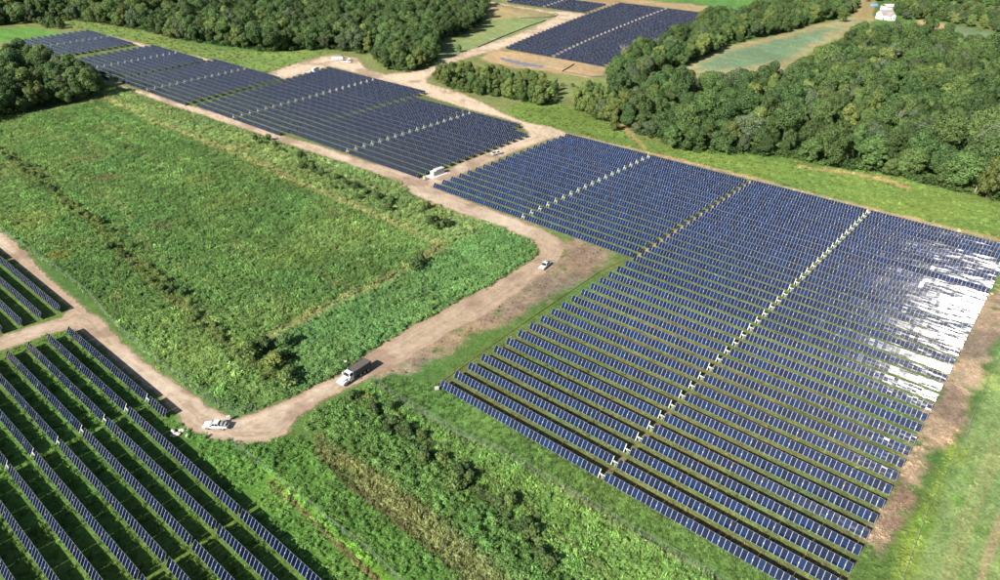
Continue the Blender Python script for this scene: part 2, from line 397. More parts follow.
def leaf_mat(name, col=None, var=0.35, hue=0.03, trans=0.25):
    """foliage: colour from the plant's own tint (scattered plants) or per object"""
    mt, n, l, b = nt(name)
    geo = n.new('ShaderNodeNewGeometry')
    oi = n.new('ShaderNodeObjectInfo')
    hsv = n.new('ShaderNodeHueSaturation')
    if col is None:
        at = n.new('ShaderNodeAttribute')
        at.attribute_type = 'INSTANCER'
        at.attribute_name = 'col'
        l.new(at.outputs['Color'], hsv.inputs['Color'])
    else:
        hsv.inputs['Color'].default_value = (*col, 1)
    v1 = n.new('ShaderNodeMapRange')
    v1.inputs['To Min'].default_value, v1.inputs['To Max'].default_value = 1 - var, 1 + var
    l.new(geo.outputs['Random Per Island'], v1.inputs['Value'])
    v2 = n.new('ShaderNodeMapRange')
    v2.inputs['To Min'].default_value, v2.inputs['To Max'].default_value = 0.72, 1.3
    l.new(oi.outputs['Random'], v2.inputs['Value'])
    mul = n.new('ShaderNodeMath')
    mul.operation = 'MULTIPLY'
    l.new(v1.outputs[0], mul.inputs[0])
    l.new(v2.outputs[0], mul.inputs[1])
    l.new(mul.outputs[0], hsv.inputs['Value'])
    h = n.new('ShaderNodeMapRange')
    h.inputs['To Min'].default_value, h.inputs['To Max'].default_value = 0.5 - hue, 0.5 + hue
    mm = n.new('ShaderNodeMath')
    mm.operation = 'MULTIPLY'
    mm.inputs[1].default_value = 7.31
    fr = n.new('ShaderNodeMath')
    fr.operation = 'FRACT'
    l.new(oi.outputs['Random'], mm.inputs[0])
    l.new(mm.outputs[0], fr.inputs[0])
    l.new(fr.outputs[0], h.inputs['Value'])
    l.new(h.outputs[0], hsv.inputs['Hue'])
    l.new(hsv.outputs[0], b.inputs['Base Color'])
    b.inputs['Roughness'].default_value = 0.65
    b.inputs['Specular IOR Level'].default_value = 0.25
    tr = n.new('ShaderNodeBsdfTranslucent')
    l.new(hsv.outputs[0], tr.inputs['Color'])
    mx = n.new('ShaderNodeMixShader')
    mx.inputs[0].default_value = trans
    l.new(b.outputs[0], mx.inputs[1])
    l.new(tr.outputs[0], mx.inputs[2])
    l.new(mx.outputs[0], n['Material Output'].inputs['Surface'])
    return mt


def panel_glass(name, c0, c1, c2):
    mt, n, l, b = nt(name)
    geo, oi = n.new('ShaderNodeNewGeometry'), n.new('ShaderNodeObjectInfo')
    ad = n.new('ShaderNodeMath')
    ad.operation = 'ADD'
    l.new(geo.outputs['Random Per Island'], ad.inputs[0])
    l.new(oi.outputs['Random'], ad.inputs[1])
    fr = n.new('ShaderNodeMath')
    fr.operation = 'FRACT'
    l.new(ad.outputs[0], fr.inputs[0])
    rp = n.new('ShaderNodeValToRGB')
    e = rp.color_ramp.elements
    e[0].color, e[1].color = c0, c2
    x = e.new(0.5)
    x.color = c1
    l.new(fr.outputs[0], rp.inputs[0])
    l.new(rp.outputs[0], b.inputs['Base Color'])
    b.inputs['Roughness'].default_value = 0.068
    b.inputs['IOR'].default_value = 1.38
    co = n.new('ShaderNodeTexCoord')
    of = n.new('ShaderNodeCombineXYZ')
    m1 = n.new('ShaderNodeMath')
    m1.operation = 'MULTIPLY'
    m1.inputs[1].default_value = 211.0
    l.new(oi.outputs['Random'], m1.inputs[0])
    l.new(m1.outputs[0], of.inputs['Z'])
    va = n.new('ShaderNodeVectorMath')
    l.new(co.outputs['Object'], va.inputs[0])
    l.new(of.outputs[0], va.inputs[1])
    tx = n.new('ShaderNodeTexNoise')                     # float glass is never quite flat
    tx.inputs['Scale'].default_value = 0.9
    tx.inputs['Detail'].default_value = 1.5
    sc = n.new('ShaderNodeVectorMath')
    sc.operation = 'MULTIPLY'
    sc.inputs[1].default_value = (0.22, 1.0, 1.0)
    l.new(va.outputs[0], sc.inputs[0])
    l.new(sc.outputs[0], tx.inputs['Vector'])
    bp = n.new('ShaderNodeBump')
    bp.inputs['Distance'].default_value = 0.045
    bp.inputs['Strength'].default_value = 1.0
    l.new(tx.outputs['Fac'], bp.inputs['Height'])
    l.new(bp.outputs[0], b.inputs['Normal'])
    return mt


M = {}
M['ground'] = ground_mat('ground_cover', 1.6, 0.25, 0.64, 1.36)
M['road'] = ground_mat('packed_dirt', 1.1, 0.06, 0.88, 1.12)
M['paved'] = plain('worn_asphalt', (0.30, 0.28, 0.26), 0.9)
M['water'] = plain('ditch_water', (0.14, 0.15, 0.17), 0.35, noise=0.05)
M['weed'] = leaf_mat('weed_leaf', None, 0.32, 0.012, 0.3)
M['glass'] = panel_glass('panel_glass', (0.0030, 0.0085, 0.027, 1), (0.0042, 0.0112, 0.037, 1), (0.0040, 0.0165, 0.057, 1))
M['glass_far'] = panel_glass('panel_glass_dark', (0.0018, 0.0046, 0.014, 1), (0.0024, 0.0058, 0.019, 1), (0.0022, 0.0080, 0.027, 1))  # darker base colour for the far arrays and the lower-left rows
M['frame'] = plain('anodised_frame', (0.36, 0.37, 0.38), 0.5, 0.0, 0.05)
M['steel'] = plain('galvanised_steel', (0.34, 0.35, 0.35), 0.5, 0.35, 0.1)
M['white'] = plain('white_enamel', (0.43, 0.43, 0.41), 0.4, 0, 0.04)
M['backsheet'] = plain('panel_back', (0.30, 0.31, 0.33), 0.7)
M['dark'] = plain('black_rubber', (0.02, 0.02, 0.022), 0.7)
M['carglass'] = plain('tinted_glass', (0.012, 0.018, 0.022), 0.06, noise=0.02)
M['paint'] = plain('white_vehicle_paint', (0.62, 0.62, 0.61), 0.3, 0, 0.14, 1.2)
M['red'] = plain('red_paint', (0.45, 0.05, 0.04), 0.35)
M['yellow'] = plain('yellow_paint', (0.65, 0.48, 0.06), 0.4)
M['concrete'] = plain('concrete', (0.52, 0.49, 0.45), 0.9)
M['bark'] = plain('bark', (0.10, 0.075, 0.055), 0.9, noise=0.3)
M['deadwood'] = plain('bare_wood', (0.30, 0.25, 0.21), 0.9, noise=0.2)
M['rock'] = plain('field_stone', (0.42, 0.38, 0.34), 0.9, noise=0.25)
M['tarp'] = plain('brown_tarp', (0.085, 0.068, 0.06), 0.8, noise=0.25)
M['teal'] = plain('dark_teal_paint', (0.02, 0.05, 0.06), 0.4)
M['orange'] = plain('orange_netting', (0.42, 0.16, 0.08), 0.8)
M['silt'] = plain('black_silt_cloth', (0.09, 0.085, 0.08), 0.9)
M['wire'] = plain('fence_wire', (0.30, 0.31, 0.31), 0.6, 0.2)
M['roof'] = plain('grey_shingle', (0.24, 0.21, 0.20), 0.9, noise=0.15)
M['siding'] = plain('white_siding', (0.62, 0.61, 0.59), 0.7)
M['bluetarp'] = plain('blue_tarp', (0.12, 0.26, 0.55), 0.6)
M['lamp'] = plain('headlight_lens', (0.75, 0.76, 0.78), 0.15)
M['taillight'] = plain('red_lens', (0.5, 0.03, 0.03), 0.2)
TREE_COLS = {'dark': (0.058, 0.102, 0.031), 'mid': (0.084, 0.137, 0.040), 'light': (0.130, 0.175, 0.048), 'grey': (0.082, 0.116, 0.056), 'tan': (0.26, 0.17, 0.09)}
for k, c in TREE_COLS.items():
    M['leaf_' + k] = leaf_mat('leaves_' + k, c, 0.30, 0.016, 0.22)


# ------------------------------------------------------------------ mesh helpers
def link_mesh(name, verts, faces, mat, parent=None, loc=None, rot=None, smooth_=False):
    me = bpy.data.meshes.new(name)
    me.from_pydata([tuple(v) for v in verts], [], [tuple(f) for f in faces])
    for mm in (mat if isinstance(mat, (list, tuple)) else [mat]):
        me.materials.append(mm)
    if smooth_:
        me.polygons.foreach_set('use_smooth', [True] * len(me.polygons))
    me.update()
    return put(name, me, parent, loc, rot)


def put(name, me, parent=None, loc=None, rot=None, scale=None):
    o = bpy.data.objects.new(name, me)
    C.objects.link(o)
    if parent is not None:
        o.parent = parent
    if loc is not None:
        o.location = loc
    if rot is not None:
        o.rotation_euler = rot
    if scale is not None:
        o.scale = scale
    return o


def tag(o, label=None, cat=None, group=None, kind=None):
    for k, v in (('label', label), ('category', cat), ('group', group), ('kind', kind)):
        if v:
            o[k] = v
    return o


def thing(name, label, cat, loc=(0, 0, 0), rz=0.0, group=None):
    o = bpy.data.objects.new(name, None)
    o.empty_display_size = 0.5
    C.objects.link(o)
    o.location = loc
    o.rotation_euler = (0, 0, rz)
    return tag(o, label, cat, group)


class MB:
    """collects boxes, tubes and polygons into one mesh"""
    def __init__(self):
        self.v, self.f, self.mi = [], [], []

    def add(self, verts, faces, mi=0):
        b = len(self.v)
        self.v += [tuple(p) for p in verts]
        self.f += [tuple(b + i for i in f) for f in faces]
        self.mi += [mi] * len(faces)
        return self

    def box(self, x0, x1, y0, y1, z0, z1, mi=0, top=None):
        tx0, tx1, ty0, ty1 = top if top else (x0, x1, y0, y1)
        v = [(x0, y0, z0), (x1, y0, z0), (x1, y1, z0), (x0, y1, z0), (tx0, ty0, z1), (tx1, ty0, z1), (tx1, ty1, z1), (tx0, ty1, z1)]
        return self.add(v, [(3, 2, 1, 0), (4, 5, 6, 7), (0, 1, 5, 4), (1, 2, 6, 5), (2, 3, 7, 6), (3, 0, 4, 7)], mi)

    def tube(self, a, b, r, n=6, r2=None, mi=0, caps=True):
        a, b = Vector(a), Vector(b)
        d = (b - a).normalized()
        u = d.orthogonal().normalized()
        w = d.cross(u)
        r2 = r if r2 is None else r2
        vs = []
        for p, rr in ((a, r), (b, r2)):
            for i in range(n):
                t = 2 * math.pi * i / n
                vs.append(p + (u * math.cos(t) + w * math.sin(t)) * rr)
        fs = [(i, (i + 1) % n, n + (i + 1) % n, n + i) for i in range(n)]
        if caps:
            fs += [tuple(reversed(range(n))), tuple(range(n, 2 * n))]
        return self.add(vs, fs, mi)

    def prism(self, prof, y0, y1, mi=0, inset=None):
        """side profile (x,z) extruded across y"""
        n = len(prof)
        ins = inset or [0] * n
        vs = [(x, y0 + i, z) for (x, z), i in zip(prof, ins)] + [(x, y1 - i, z) for (x, z), i in zip(prof, ins)]
        fs = [tuple(range(n)), tuple(reversed(range(n, 2 * n)))] + [(i, n + i, n + (i + 1) % n, (i + 1) % n) for i in range(n)]
        return self.add(vs, fs, mi)

    def mesh(self, name, mats, bevel=0, smooth_=False):
        me = bpy.data.meshes.new(name)
        me.from_pydata(self.v, [], self.f)
        for mm in (mats if isinstance(mats, (list, tuple)) else [mats]):
            me.materials.append(mm)
        me.polygons.foreach_set('material_index', self.mi)
        bm = bmesh.new()
        bm.from_mesh(me)
        bmesh.ops.recalc_face_normals(bm, faces=bm.faces)
        if bevel:
            bmesh.ops.bevel(bm, geom=bm.edges[:], offset=bevel, segments=2, profile=0.5, affect='EDGES')
        bm.to_mesh(me)
        bm.free()
        if smooth_:
            me.polygons.foreach_set('use_smooth', [True] * len(me.polygons))
        me.update()
        return me

    def build(self, name, mats, parent=None, loc=None, rot=None, bevel=0, smooth_=False):
        return put(name, self.mesh(name, mats, bevel, smooth_), parent, loc, rot)


# ------------------------------------------------------------------ ground, road, water
def build_ground():
    ang = np.radians(np.linspace(-50, 50, 680))
    r = [62.0]
    while r[-1] < 900:
        r.append(r[-1] + max(0.45, 0.3 * (r[-1] / 110.0) ** 1.75))
    r = np.array(r)
    nr, na = len(r), len(ang)
    RR, AA = np.meshgrid(r, ang, indexing='ij')
    P = np.stack([RR * np.sin(AA), RR * np.cos(AA)], -1).reshape(-1, 2)
    nP = (fbm(P, 3.0, 211, 3) - 0.5)
    d_road = sdist(P, ROAD_G, 14) + nP * 1.6
    d_paved = sdist(P, PAVED_G, 14)
    d_pond = sdist(P, POND_G, 14)
    i = np.arange((nr - 1) * (na - 1))
    a = (i // (na - 1)) * na + i % (na - 1)
    quads = np.stack([a, a + na, a + na + 1, a + 1], 1)[:, ::-1]
    fr = d_road[quads].mean(1)
    cls = np.where(fr > 0, 1, 0)
    cls = np.where(d_paved[quads].mean(1) > 0, 2, cls)
    cls = np.where(d_pond[quads].mean(1) > 0, 3, cls)
    gcol = ground_colour(P)
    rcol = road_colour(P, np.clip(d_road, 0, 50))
    near = np.clip(1 + d_road / 1.2, 0, 1)          # soil thrown over the verge
    gcol = gcol * (1 - 0.55 * near[:, None]) + rcol * 0.85 * (0.55 * near[:, None])
    z = (fbm(P, 18, 311) - 0.5) * 0.5 * np.clip((-d_road - 1.5) / 6, 0, 1)
    z = z * np.clip((420 - RR.ravel()) / 100, 0, 1)
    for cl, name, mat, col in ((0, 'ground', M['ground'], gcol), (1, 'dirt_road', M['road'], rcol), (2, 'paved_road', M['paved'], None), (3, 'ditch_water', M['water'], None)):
        q = quads[cls == cl]
        used, inv = np.unique(q, return_inverse=True)
        inv = inv.reshape(q.shape)
        V = np.concatenate([P[used], z[used][:, None]], 1)
        if cl == 3:
            V[:, 2] -= 0.05
        F = inv
        if cl == 0:
            # the sheet goes on to the horizon and behind the camera
            n0 = len(V)
            ring = []
            outer, inner = {}, {}
            pos = {u: k for k, u in enumerate(used)}
            extraV, extraF, = [], []
            far = [pos.get(a_ + (nr - 1) * na) for a_ in range(na)]
            lim = [(r[-1] * 8 * math.sin(t), r[-1] * 8 * math.cos(t)) for t in ang]
            for k in range(na - 1):
                if far[k] is None or far[k + 1] is None:
                    continue
                b = n0 + len(extraV)
                extraV += [(*lim[k], 0), (*lim[k + 1], 0)]
                extraF.append((far[k], far[k + 1], b + 1, b))
            # flanks and rear
            L = r[-1] * 8
            for sgn in (-1, 1):
                edge = [g for g in range(nr)]
                col_i = 0 if sgn < 0 else na - 1
                t0 = ang[col_i]
                out = [(0, -L), (sgn * L, -L), (sgn * L, L * math.cos(t0)), (L * math.sin(t0), L * math.cos(t0))]
                b = n0 + len(extraV)
                pin = (r[0] * math.sin(t0), r[0] * math.cos(t0), 0)
                extraV += [(0, r[0] * 0.6, 0), pin, (L * math.sin(t0), L * math.cos(t0), 0), (sgn * L, L * math.cos(t0), 0), (sgn * L, -L, 0), (0, -L, 0)]
                f = (b, b + 1, b + 2, b + 3, b + 4, b + 5)
                extraF.append(f if sgn > 0 else tuple(reversed(f)))
            b = n0 + len(extraV)
            fan = [(r[0] * math.sin(t), r[0] * math.cos(t), 0) for t in ang[::20]] + [(r[0] * math.sin(ang[-1]), r[0] * math.cos(ang[-1]), 0)]
            extraV += [(0, r[0] * 0.6, 0)] + fan
            extraF.append(tuple(range(b, b + 1 + len(fan)))[::-1])
            V = np.concatenate([V, np.array(extraV)])
            faces = [tuple(int(x) for x in f) for f in F] + [tuple(int(x) for x in f) for f in extraF]
            ecol = np.tile(lin((104, 128, 70)) * K_GROUND, (len(extraV), 1))
            cc = np.concatenate([col[used], ecol])
        else:
            faces = [tuple(int(x) for x in f) for f in F]
            cc = None if col is None else col[used]
        me = bpy.data.meshes.new(name)
        me.from_pydata(V.tolist(), [], faces)
        me.materials.append(mat)
        if cc is not None:
            at = me.attributes.new('col', 'FLOAT_COLOR', 'POINT')
            at.data.foreach_set('color', np.concatenate([np.clip(cc, 0, 1), np.ones((len(cc), 1))], 1).astype(np.float32).ravel())
        me.update()
        o = put(name, me)
        o['kind'] = 'structure'


build_ground()

# ------------------------------------------------------------------ solar trackers
AXIS_Z, TILT = 1.4, math.radians(59.5)
PW, PL = 1.115, 2.04
HALF_GAP = 0.75
PXS = []
x = HALF_GAP
BEARX = []
for n_in in (5, 6, 6, 6, 6, 6, 6, 1):
    for k in range(n_in):
        PXS.append(x + PW / 2)
        x += PW + 0.016
    BEARX.append(x - 0.016 + 0.045)
    x += 0.09 - 0.016
BEARX.pop()
ROW_HALF = x - 0.09


def panel_geo(mb, cx, dz=0.0, rx=0.0, ry=0.0, fw=0.030):
    """a framed module: aluminium frame ring, recessed glass, back"""
    fe, th = 0.012, 0.035
    w, h = PW / 2, PL / 2
    o = [(-w, -h), (w, -h), (w, h), (-w, h)]
    i = [(-w + fw, -h + fe), (w - fw, -h + fe), (w - fw, h - fe), (-w + fw, h - fe)]

    def P(a, z):
        return (cx + a[0], a[1], z + dz + a[0] * ry + a[1] * rx)
    v = [P(a, th) for a in o] + [P(a, th) for a in i] + [P(a, 0) for a in o]
    f = [(k, (k + 1) % 4, 4 + (k + 1) % 4, 4 + k) for k in range(4)] + [(8 + k, 8 + (k + 1) % 4, (k + 1) % 4, k) for k in range(4)] + [(11, 10, 9, 8)]
    mb.add(v, f, 0)
    mb.add([P(a, th - 0.006) for a in i], [(0, 1, 2, 3)], 1)
    mb.mi[-2] = 2


def raw_mesh(mb, name, mats):
    me = bpy.data.meshes.new(name)
    me.from_pydata(mb.v, [], mb.f)
    for mm in mats:
        me.materials.append(mm)
    me.polygons.foreach_set('material_index', mb.mi)
    me.update()
    return me


PANEL_MATS = [M['frame'], M['glass'], M['backsheet']]
PANEL_MESH = []
mb = MB()
panel_geo(mb, 0, 0.09)
PANEL_MESH = raw_mesh(mb, 'solar_panel', PANEL_MATS)
PANEL_MESH_DARK = raw_mesh(mb, 'solar_panel', [M['frame'], M['glass_far'], M['backsheet']])
STRIPS, STRIPS_BLUE = [], []
for var in range(8):
    mb = MB()
    for sgn in (-1, 1):
        for q in PXS:
            wild = 2.5 if random.random() < 0.05 else 1
            panel_geo(mb, sgn * q, 0.09, random.gauss(0, 0.003) * wild, random.gauss(0, 0.004) * wild, 0.020)
    STRIPS.append(raw_mesh(mb, 'solar_panels', [M['frame'], M['glass_far'], M['backsheet']]))
    STRIPS_BLUE.append(raw_mesh(mb, 'solar_panels', PANEL_MATS))


def tracker_meshes():
    t = MB()
    t.tube((-ROW_HALF, 0, 0), (ROW_HALF, 0, 0), 0.07, 8)
    tube = t.mesh('torque_tube', M['steel'])
    t = MB()
    for sgn in (-1, 1):
        for q in BEARX:
            t.box(sgn * q - 0.06, sgn * q + 0.06, -0.08, 0.08, -0.05, AXIS_Z - 0.02)
    posts = t.mesh('support_posts', M['steel'])
    t = MB()
    for sgn in (-1, 1):
        for q in BEARX:
            t.box(sgn * q - 0.042, sgn * q + 0.042, -0.16, 0.16, -0.02, 0.14)
    bear = t.mesh('bearings', M['white'])
    d = MB()
    d.box(0.58, 0.76, -1.06, 1.06, 0.06, 0.17)           # white end rail of the left half
    d.box(-0.80, 0.58, -0.07, 0.07, 0.04, 0.15)
    d.box(0.10, 0.30, -0.16, 0.20, -0.14, 0.17)
    d.tube((0.2, 0.20, -0.04), (0.2, 0.42, -0.04), 0.07, 8)
    drive = d.mesh('drive_unit', M['white'], 0.02)
    d = MB()
    d.box(-0.10, 0.10, -0.12, 0.12, -0.05, AXIS_Z - 0.14)
    d.box(-0.42, -0.24, -0.06, 0.16, 0.55, 1.15)
    dpost = d.mesh('drive_post', M['steel'])
    return tube, posts, bear, drive, dpost


TUBE, POSTS, BEAR, DRIVE, DPOST = tracker_meshes()
ORD = ['frontmost', 'second', 'third', 'fourth', 'fifth', 'sixth', 'seventh', 'eighth', 'ninth', 'tenth', 'eleventh', 'twelfth', 'thirteenth', 'fourteenth',
       'fifteenth', 'sixteenth', 'seventeenth', 'eighteenth', 'nineteenth'] + ['twentieth'] + ['twenty-' + w for w in ('first', 'second', 'third', 'fourth', 'fifth', 'sixth', 'seventh', 'eighth', 'ninth')] + \
      ['thirtieth'] + ['thirty-' + w for w in ('first', 'second', 'third', 'fourth', 'fifth', 'sixth', 'seventh', 'eighth')]
N_TRACK = [0]


def tracker(s, t, hl, hr, label, group, singles=0, dyaw=0.0, tilt=None):
    """one tracker row: centre at (s, t) on the axis plane, half lengths (left = away along RDIR) in UNIT"""
    c = (RDIR * t + PDIR * s) * UNIT
    root = thing('solar_tracker', label, 'solar tracker', (float(c[0]), float(c[1]), 0), ROWYAW + dyaw, group)
    N_TRACK[0] += 1
    til = (TILT if tilt is None else tilt) + random.gauss(0, math.radians(1.3))
    std = ROW_HALF / UNIT
    sxl, sxr = hl / std, hr / std
    sx = (sxl + sxr) / 2
    off = (hl - hr) / 2 * UNIT
    if singles:
        for sgn in (-1, 1):
            for q in PXS:
                if sgn < 0 and hr < 0.2 and q > hr * UNIT:      # a row cut short
                    continue
                xx = sgn * q * (sxl if sgn > 0 else (sxr if hr > 0.2 else 1))
                w = c + RDIR * xx
                px, py = to_px(w[0], w[1], AXIS_Z)
                if px < -140 or px > 1140 or py > 700:
                    continue
                put('solar_panel', PANEL_MESH if singles == 1 else PANEL_MESH_DARK, root, (xx, 0, AXIS_Z), (-til + random.gauss(0, 0.005), random.gauss(0, 0.005), 0))
    else:
        o = put('solar_panels', random.choice(STRIPS_BLUE if group.endswith(('big array', 'road junction')) else STRIPS), root, (off, 0, AXIS_Z), (-til, 0, 0), (sx, 1, 1))
        o['kind'] = 'stuff'
    put('torque_tube', TUBE, root, (off, 0, AXIS_Z), (-til, 0, 0), (sx, 1, 1))
    o = put('support_posts', POSTS, root, (off, 0, 0), None, (sx, 1, 1))
    o['kind'] = 'stuff'
    o = put('bearings', BEAR, root, (off, 0, AXIS_Z), (-til, 0, 0), (sx, 1, 1))
    o['kind'] = 'stuff'
    put('drive_unit', DRIVE, root, (0, 0, AXIS_Z), (-til, 0, 0))
    put('drive_post', DPOST, root, (0, 0, 0))
    return root


S0 = 0.4435
for k in range(38):
    s = 0.9205 + 0.0476 * k if k <= 20 else 1.8725 + 0.0468 * (k - 20)
    tracker(s, 0.4985, S0, S0, ORD[k] + ' long tracker row from the front in the big array beside the soil strip', 'tracker rows of the big array', int(k <= 15))
for k in range(19):
    tracker(1.795 + 0.0480 * k, 1.3975, S0, S0 - 0.002, ORD[k] + ' tracker row from the road bend in the block above the bare earth', 'tracker rows by the road junction')
for k in range(11):
    tracker(0.4486 - 0.0467 * k, 1.390, 0.425, 0.440 if k else 0.076, ORD[k].replace('frontmost', 'first') + ' tracker row in from the road among the shaded rows near the pickup', 'tracker rows inside the road loop', 2)
for k in range(9):
    tracker(0.4486 - 0.0467 * (k + 1), 0.4985, S0, S0, ORD[k].replace('frontmost', 'first') + ' row from the fence continuing the shaded rows towards the lower frame edge', 'tracker rows continuing out of frame', 2)
for k in range(6):
    tracker(0.4756 - 0.0467 * k, 2.380, S0, S0, ORD[k].replace('frontmost', 'first') + ' row from the meadow in the small block across the road fork', 'tracker rows across the road fork', 2)
for k in range(18):
    tracker(1.8277 + 0.04687 * k, 2.4 + 0.0008 * k, 0.428, 0.443 if k < 16 else 0.325, ORD[k] + ' tracker row from the track in the block beside the white inverter', 'tracker rows beside the inverter')
for k in range(21):
    u = k / 20
    tracker(1.7729 + 0.04921 * k, 3.204 + 0.0055 * k, 0.35 + 0.09 * u, 0.385 + 0.055 * u, ORD[k] + ' tracker row from the track in the second block behind the inverter', 'tracker rows of the second far block')
for k in range(15):
    u = k / 14
    tracker(1.7425 + 0.04647 * k, 4.02 + 0.0055 * k, 0.362, 0.412 - 0.035 * u, ORD[k] + ' tracker row from the track in the third block beyond the narrow corridor', 'tracker rows of the third far block')
    tracker(1.7061 + 0.04534 * k, 4.757 + 0.0062 * k, 0.345, 0.352, ORD[k] + ' tracker row from the track in the block nearest the tree clump', 'tracker rows by the tree clump')
for k in range(13):
    tracker(1.738 + 0.0452 * k, 5.655 + 0.006 * k, 0.36, 0.40, ORD[k] + ' tracker row from the track in the farthest block by the woods', 'tracker rows of the farthest block')
for k in range(30):
    u = k / 29
    tracker(4.065 + 0.0712 * k + 0.00057 * k * k, 2.94 + 0.56 * u, 0.44 + 0.085 * u, 0.40 + 0.15 * u, ORD[k] + ' tracker row from the sandy edge in the distant hillside array', 'tracker rows of the distant array', dyaw=0.0)
for k in range(7):
    tracker(5.885 + 0.090 * k, 4.42 + 0.023 * k, 0.47, 0.50, ORD[k] + ' tracker row from the dirt yard in the array at the top edge', 'tracker rows at the top edge')

# ------------------------------------------------------------------ plants
def leaf_quad(rnd, c, nrm, size, asp=0.7):
    n = Vector(nrm).normalized()
    u = n.orthogonal().normalized()
    w = n.cross(u)
    a = rnd.uniform(0, 6.283)
    e1 = (u * math.cos(a) + w * math.sin(a)) * size * 0.5
    e2 = (w * math.cos(a) - u * math.sin(a)) * size * 0.5 * asp
    c = Vector(c)
    return [c - e1 - e2 * 0.4, c - e2, c + e1, c + e2]


def proto(name, quads, mat, tube=None):
    mb = MB()
    for q in quads:
        mb.add(q, [(0, 1, 2, 3)], 0)
    me = raw_mesh(mb, name, [mat])
    return bpy.data.objects.new(name, me)


def weed_protos():
    rnd = random.Random(3)
    out = []
    for v in range(4):                                   # broad-leaved weed clumps
        qs = []
        lobes = [(rnd.gauss(0, .46), rnd.gauss(0, .46), rnd.uniform(.2, .75), rnd.uniform(.22, .5)) for _ in range(8)]
        for (lx, ly, lz, lr) in lobes:
            for _ in range(24):
                th, ph = rnd.uniform(0, 6.283), math.acos(rnd.uniform(-0.1, 1))
                d = Vector((math.sin(ph) * math.cos(th), math.sin(ph) * math.sin(th), math.cos(ph)))
                c = Vector((lx, ly, lz)) + d * lr * rnd.uniform(.8, 1.05)
                c.z = max(c.z, 0.05)
                qs.append(leaf_quad(rnd, c, d * .8 + Vector((rnd.gauss(0, .4), rnd.gauss(0, .4), rnd.gauss(0.55, .4))), rnd.uniform(.14, .28)))
        out.append(proto('weed_clump', qs, M['weed']))
    gr = []
    for v in range(3):                                   # grass tufts
        qs = []
        for _ in range(70):
            a, rr = rnd.uniform(0, 6.283), abs(rnd.gauss(0, .45))
            b = Vector((rr * math.cos(a), rr * math.sin(a), 0))
            hgt = rnd.uniform(.3, .75)
            lean = Vector((rnd.gauss(0, .28), rnd.gauss(0, .28), 1)) * hgt
            side = Vector((rnd.gauss(0, 1), rnd.gauss(0, 1), 0)).normalized() * 0.05
            qs.append([b - side, b + side, b + lean * .7 + side * .8, b + lean + Vector((rnd.gauss(0, .1), rnd.gauss(0, .1), -.05))])
        gr.append(proto('grass_tuft', qs, M['weed']))
    return out, gr


WEEDS, TUFTS = weed_protos()


def scatter_group(name, protos):
    col = bpy.data.collections.new(name)
    for o in protos:
        col.objects.link(o)
    return col


def gn_scatter(name, P, Z, scale, rotz, cols, coll, label=None, host_mat=None):
    me = bpy.data.meshes.new(name)
    me.from_pydata(np.concatenate([P, Z[:, None]], 1).tolist(), [], [])
    for an, ty, data, key in (('scl', 'FLOAT', scale, 'value'), ('rot', 'FLOAT', rotz, 'value')):
        at = me.attributes.new(an, ty, 'POINT')
        at.data.foreach_set(key, data.astype(np.float32))
    at = me.attributes.new('col', 'FLOAT_COLOR', 'POINT')
    at.data.foreach_set('color', np.concatenate([np.clip(cols, 0, 1), np.ones((len(cols), 1))], 1).astype(np.float32).ravel())
    o = put(name, me)
    o['kind'] = 'stuff'
    tree = bpy.data.node_groups.new(name + '_scatter', 'GeometryNodeTree')
    tree.interface.new_socket('Geometry', in_out='INPUT', socket_type='NodeSocketGeometry')
    tree.interface.new_socket('Geometry', in_out='OUTPUT', socket_type='NodeSocketGeometry')
    n, l = tree.nodes, tree.links
    gi, go = n.new('NodeGroupInput'), n.new('NodeGroupOutput')
    ci = n.new('GeometryNodeCollectionInfo')
    ci.inputs['Collection'].default_value = coll
    ci.inputs['Separate Children'].default_value = True
    ci.inputs['Reset Children'].default_value = True
    ip = n.new('GeometryNodeInstanceOnPoints')
    ip.inputs['Pick Instance'].default_value = True
    l.new(gi.outputs[0], ip.inputs['Points'])
    l.new(ci.outputs[0], ip.inputs['Instance'])
    a1 = n.new('GeometryNodeInputNamedAttribute')
    a1.data_type = 'FLOAT'
    a1.inputs['Name'].default_value = 'scl'
    a2 = n.new('GeometryNodeInputNamedAttribute')
    a2.data_type = 'FLOAT'
    a2.inputs['Name'].default_value = 'rot'
    cx = n.new('ShaderNodeCombineXYZ')
    l.new(a2.outputs['Attribute'], cx.inputs['Z'])
    l.new(cx.outputs[0], ip.inputs['Rotation'])
    l.new(a1.outputs['Attribute'], ip.inputs['Scale'])
    l.new(ip.outputs[0], go.inputs[0])
    md = o.modifiers.new('scatter', 'NODES')
    md.node_group = tree
    if label:
        o['label'] = label
    return o


def sample(poly_px, density, seed):
    poly = gp(poly_px)
    lo, hi = poly.min(0), poly.max(0)
    n = int(density * (hi - lo).prod())
    r = np.random.default_rng(seed)
    P = lo + r.random((n, 2)) * (hi - lo)
    return P[sdist(P, poly, 1) > 0]


def sample_line(px_line, half, density, seed):
    L = G(px_line)
    r = np.random.default_rng(seed)
    out = []
    for a, b in zip(L[:-1], L[1:]):
        n = int(np.linalg.norm(b - a) * 2 * half * density) + 1
        t = r.random((n, 1))
        out.append(a + (b - a) * t + r.normal(0, half * 0.6, (n, 2)))
    return np.concatenate(out)


def clear_of_road(P, m_=0.5):
    return P[(sdist(P, ROAD_G, 4) < -m_)]


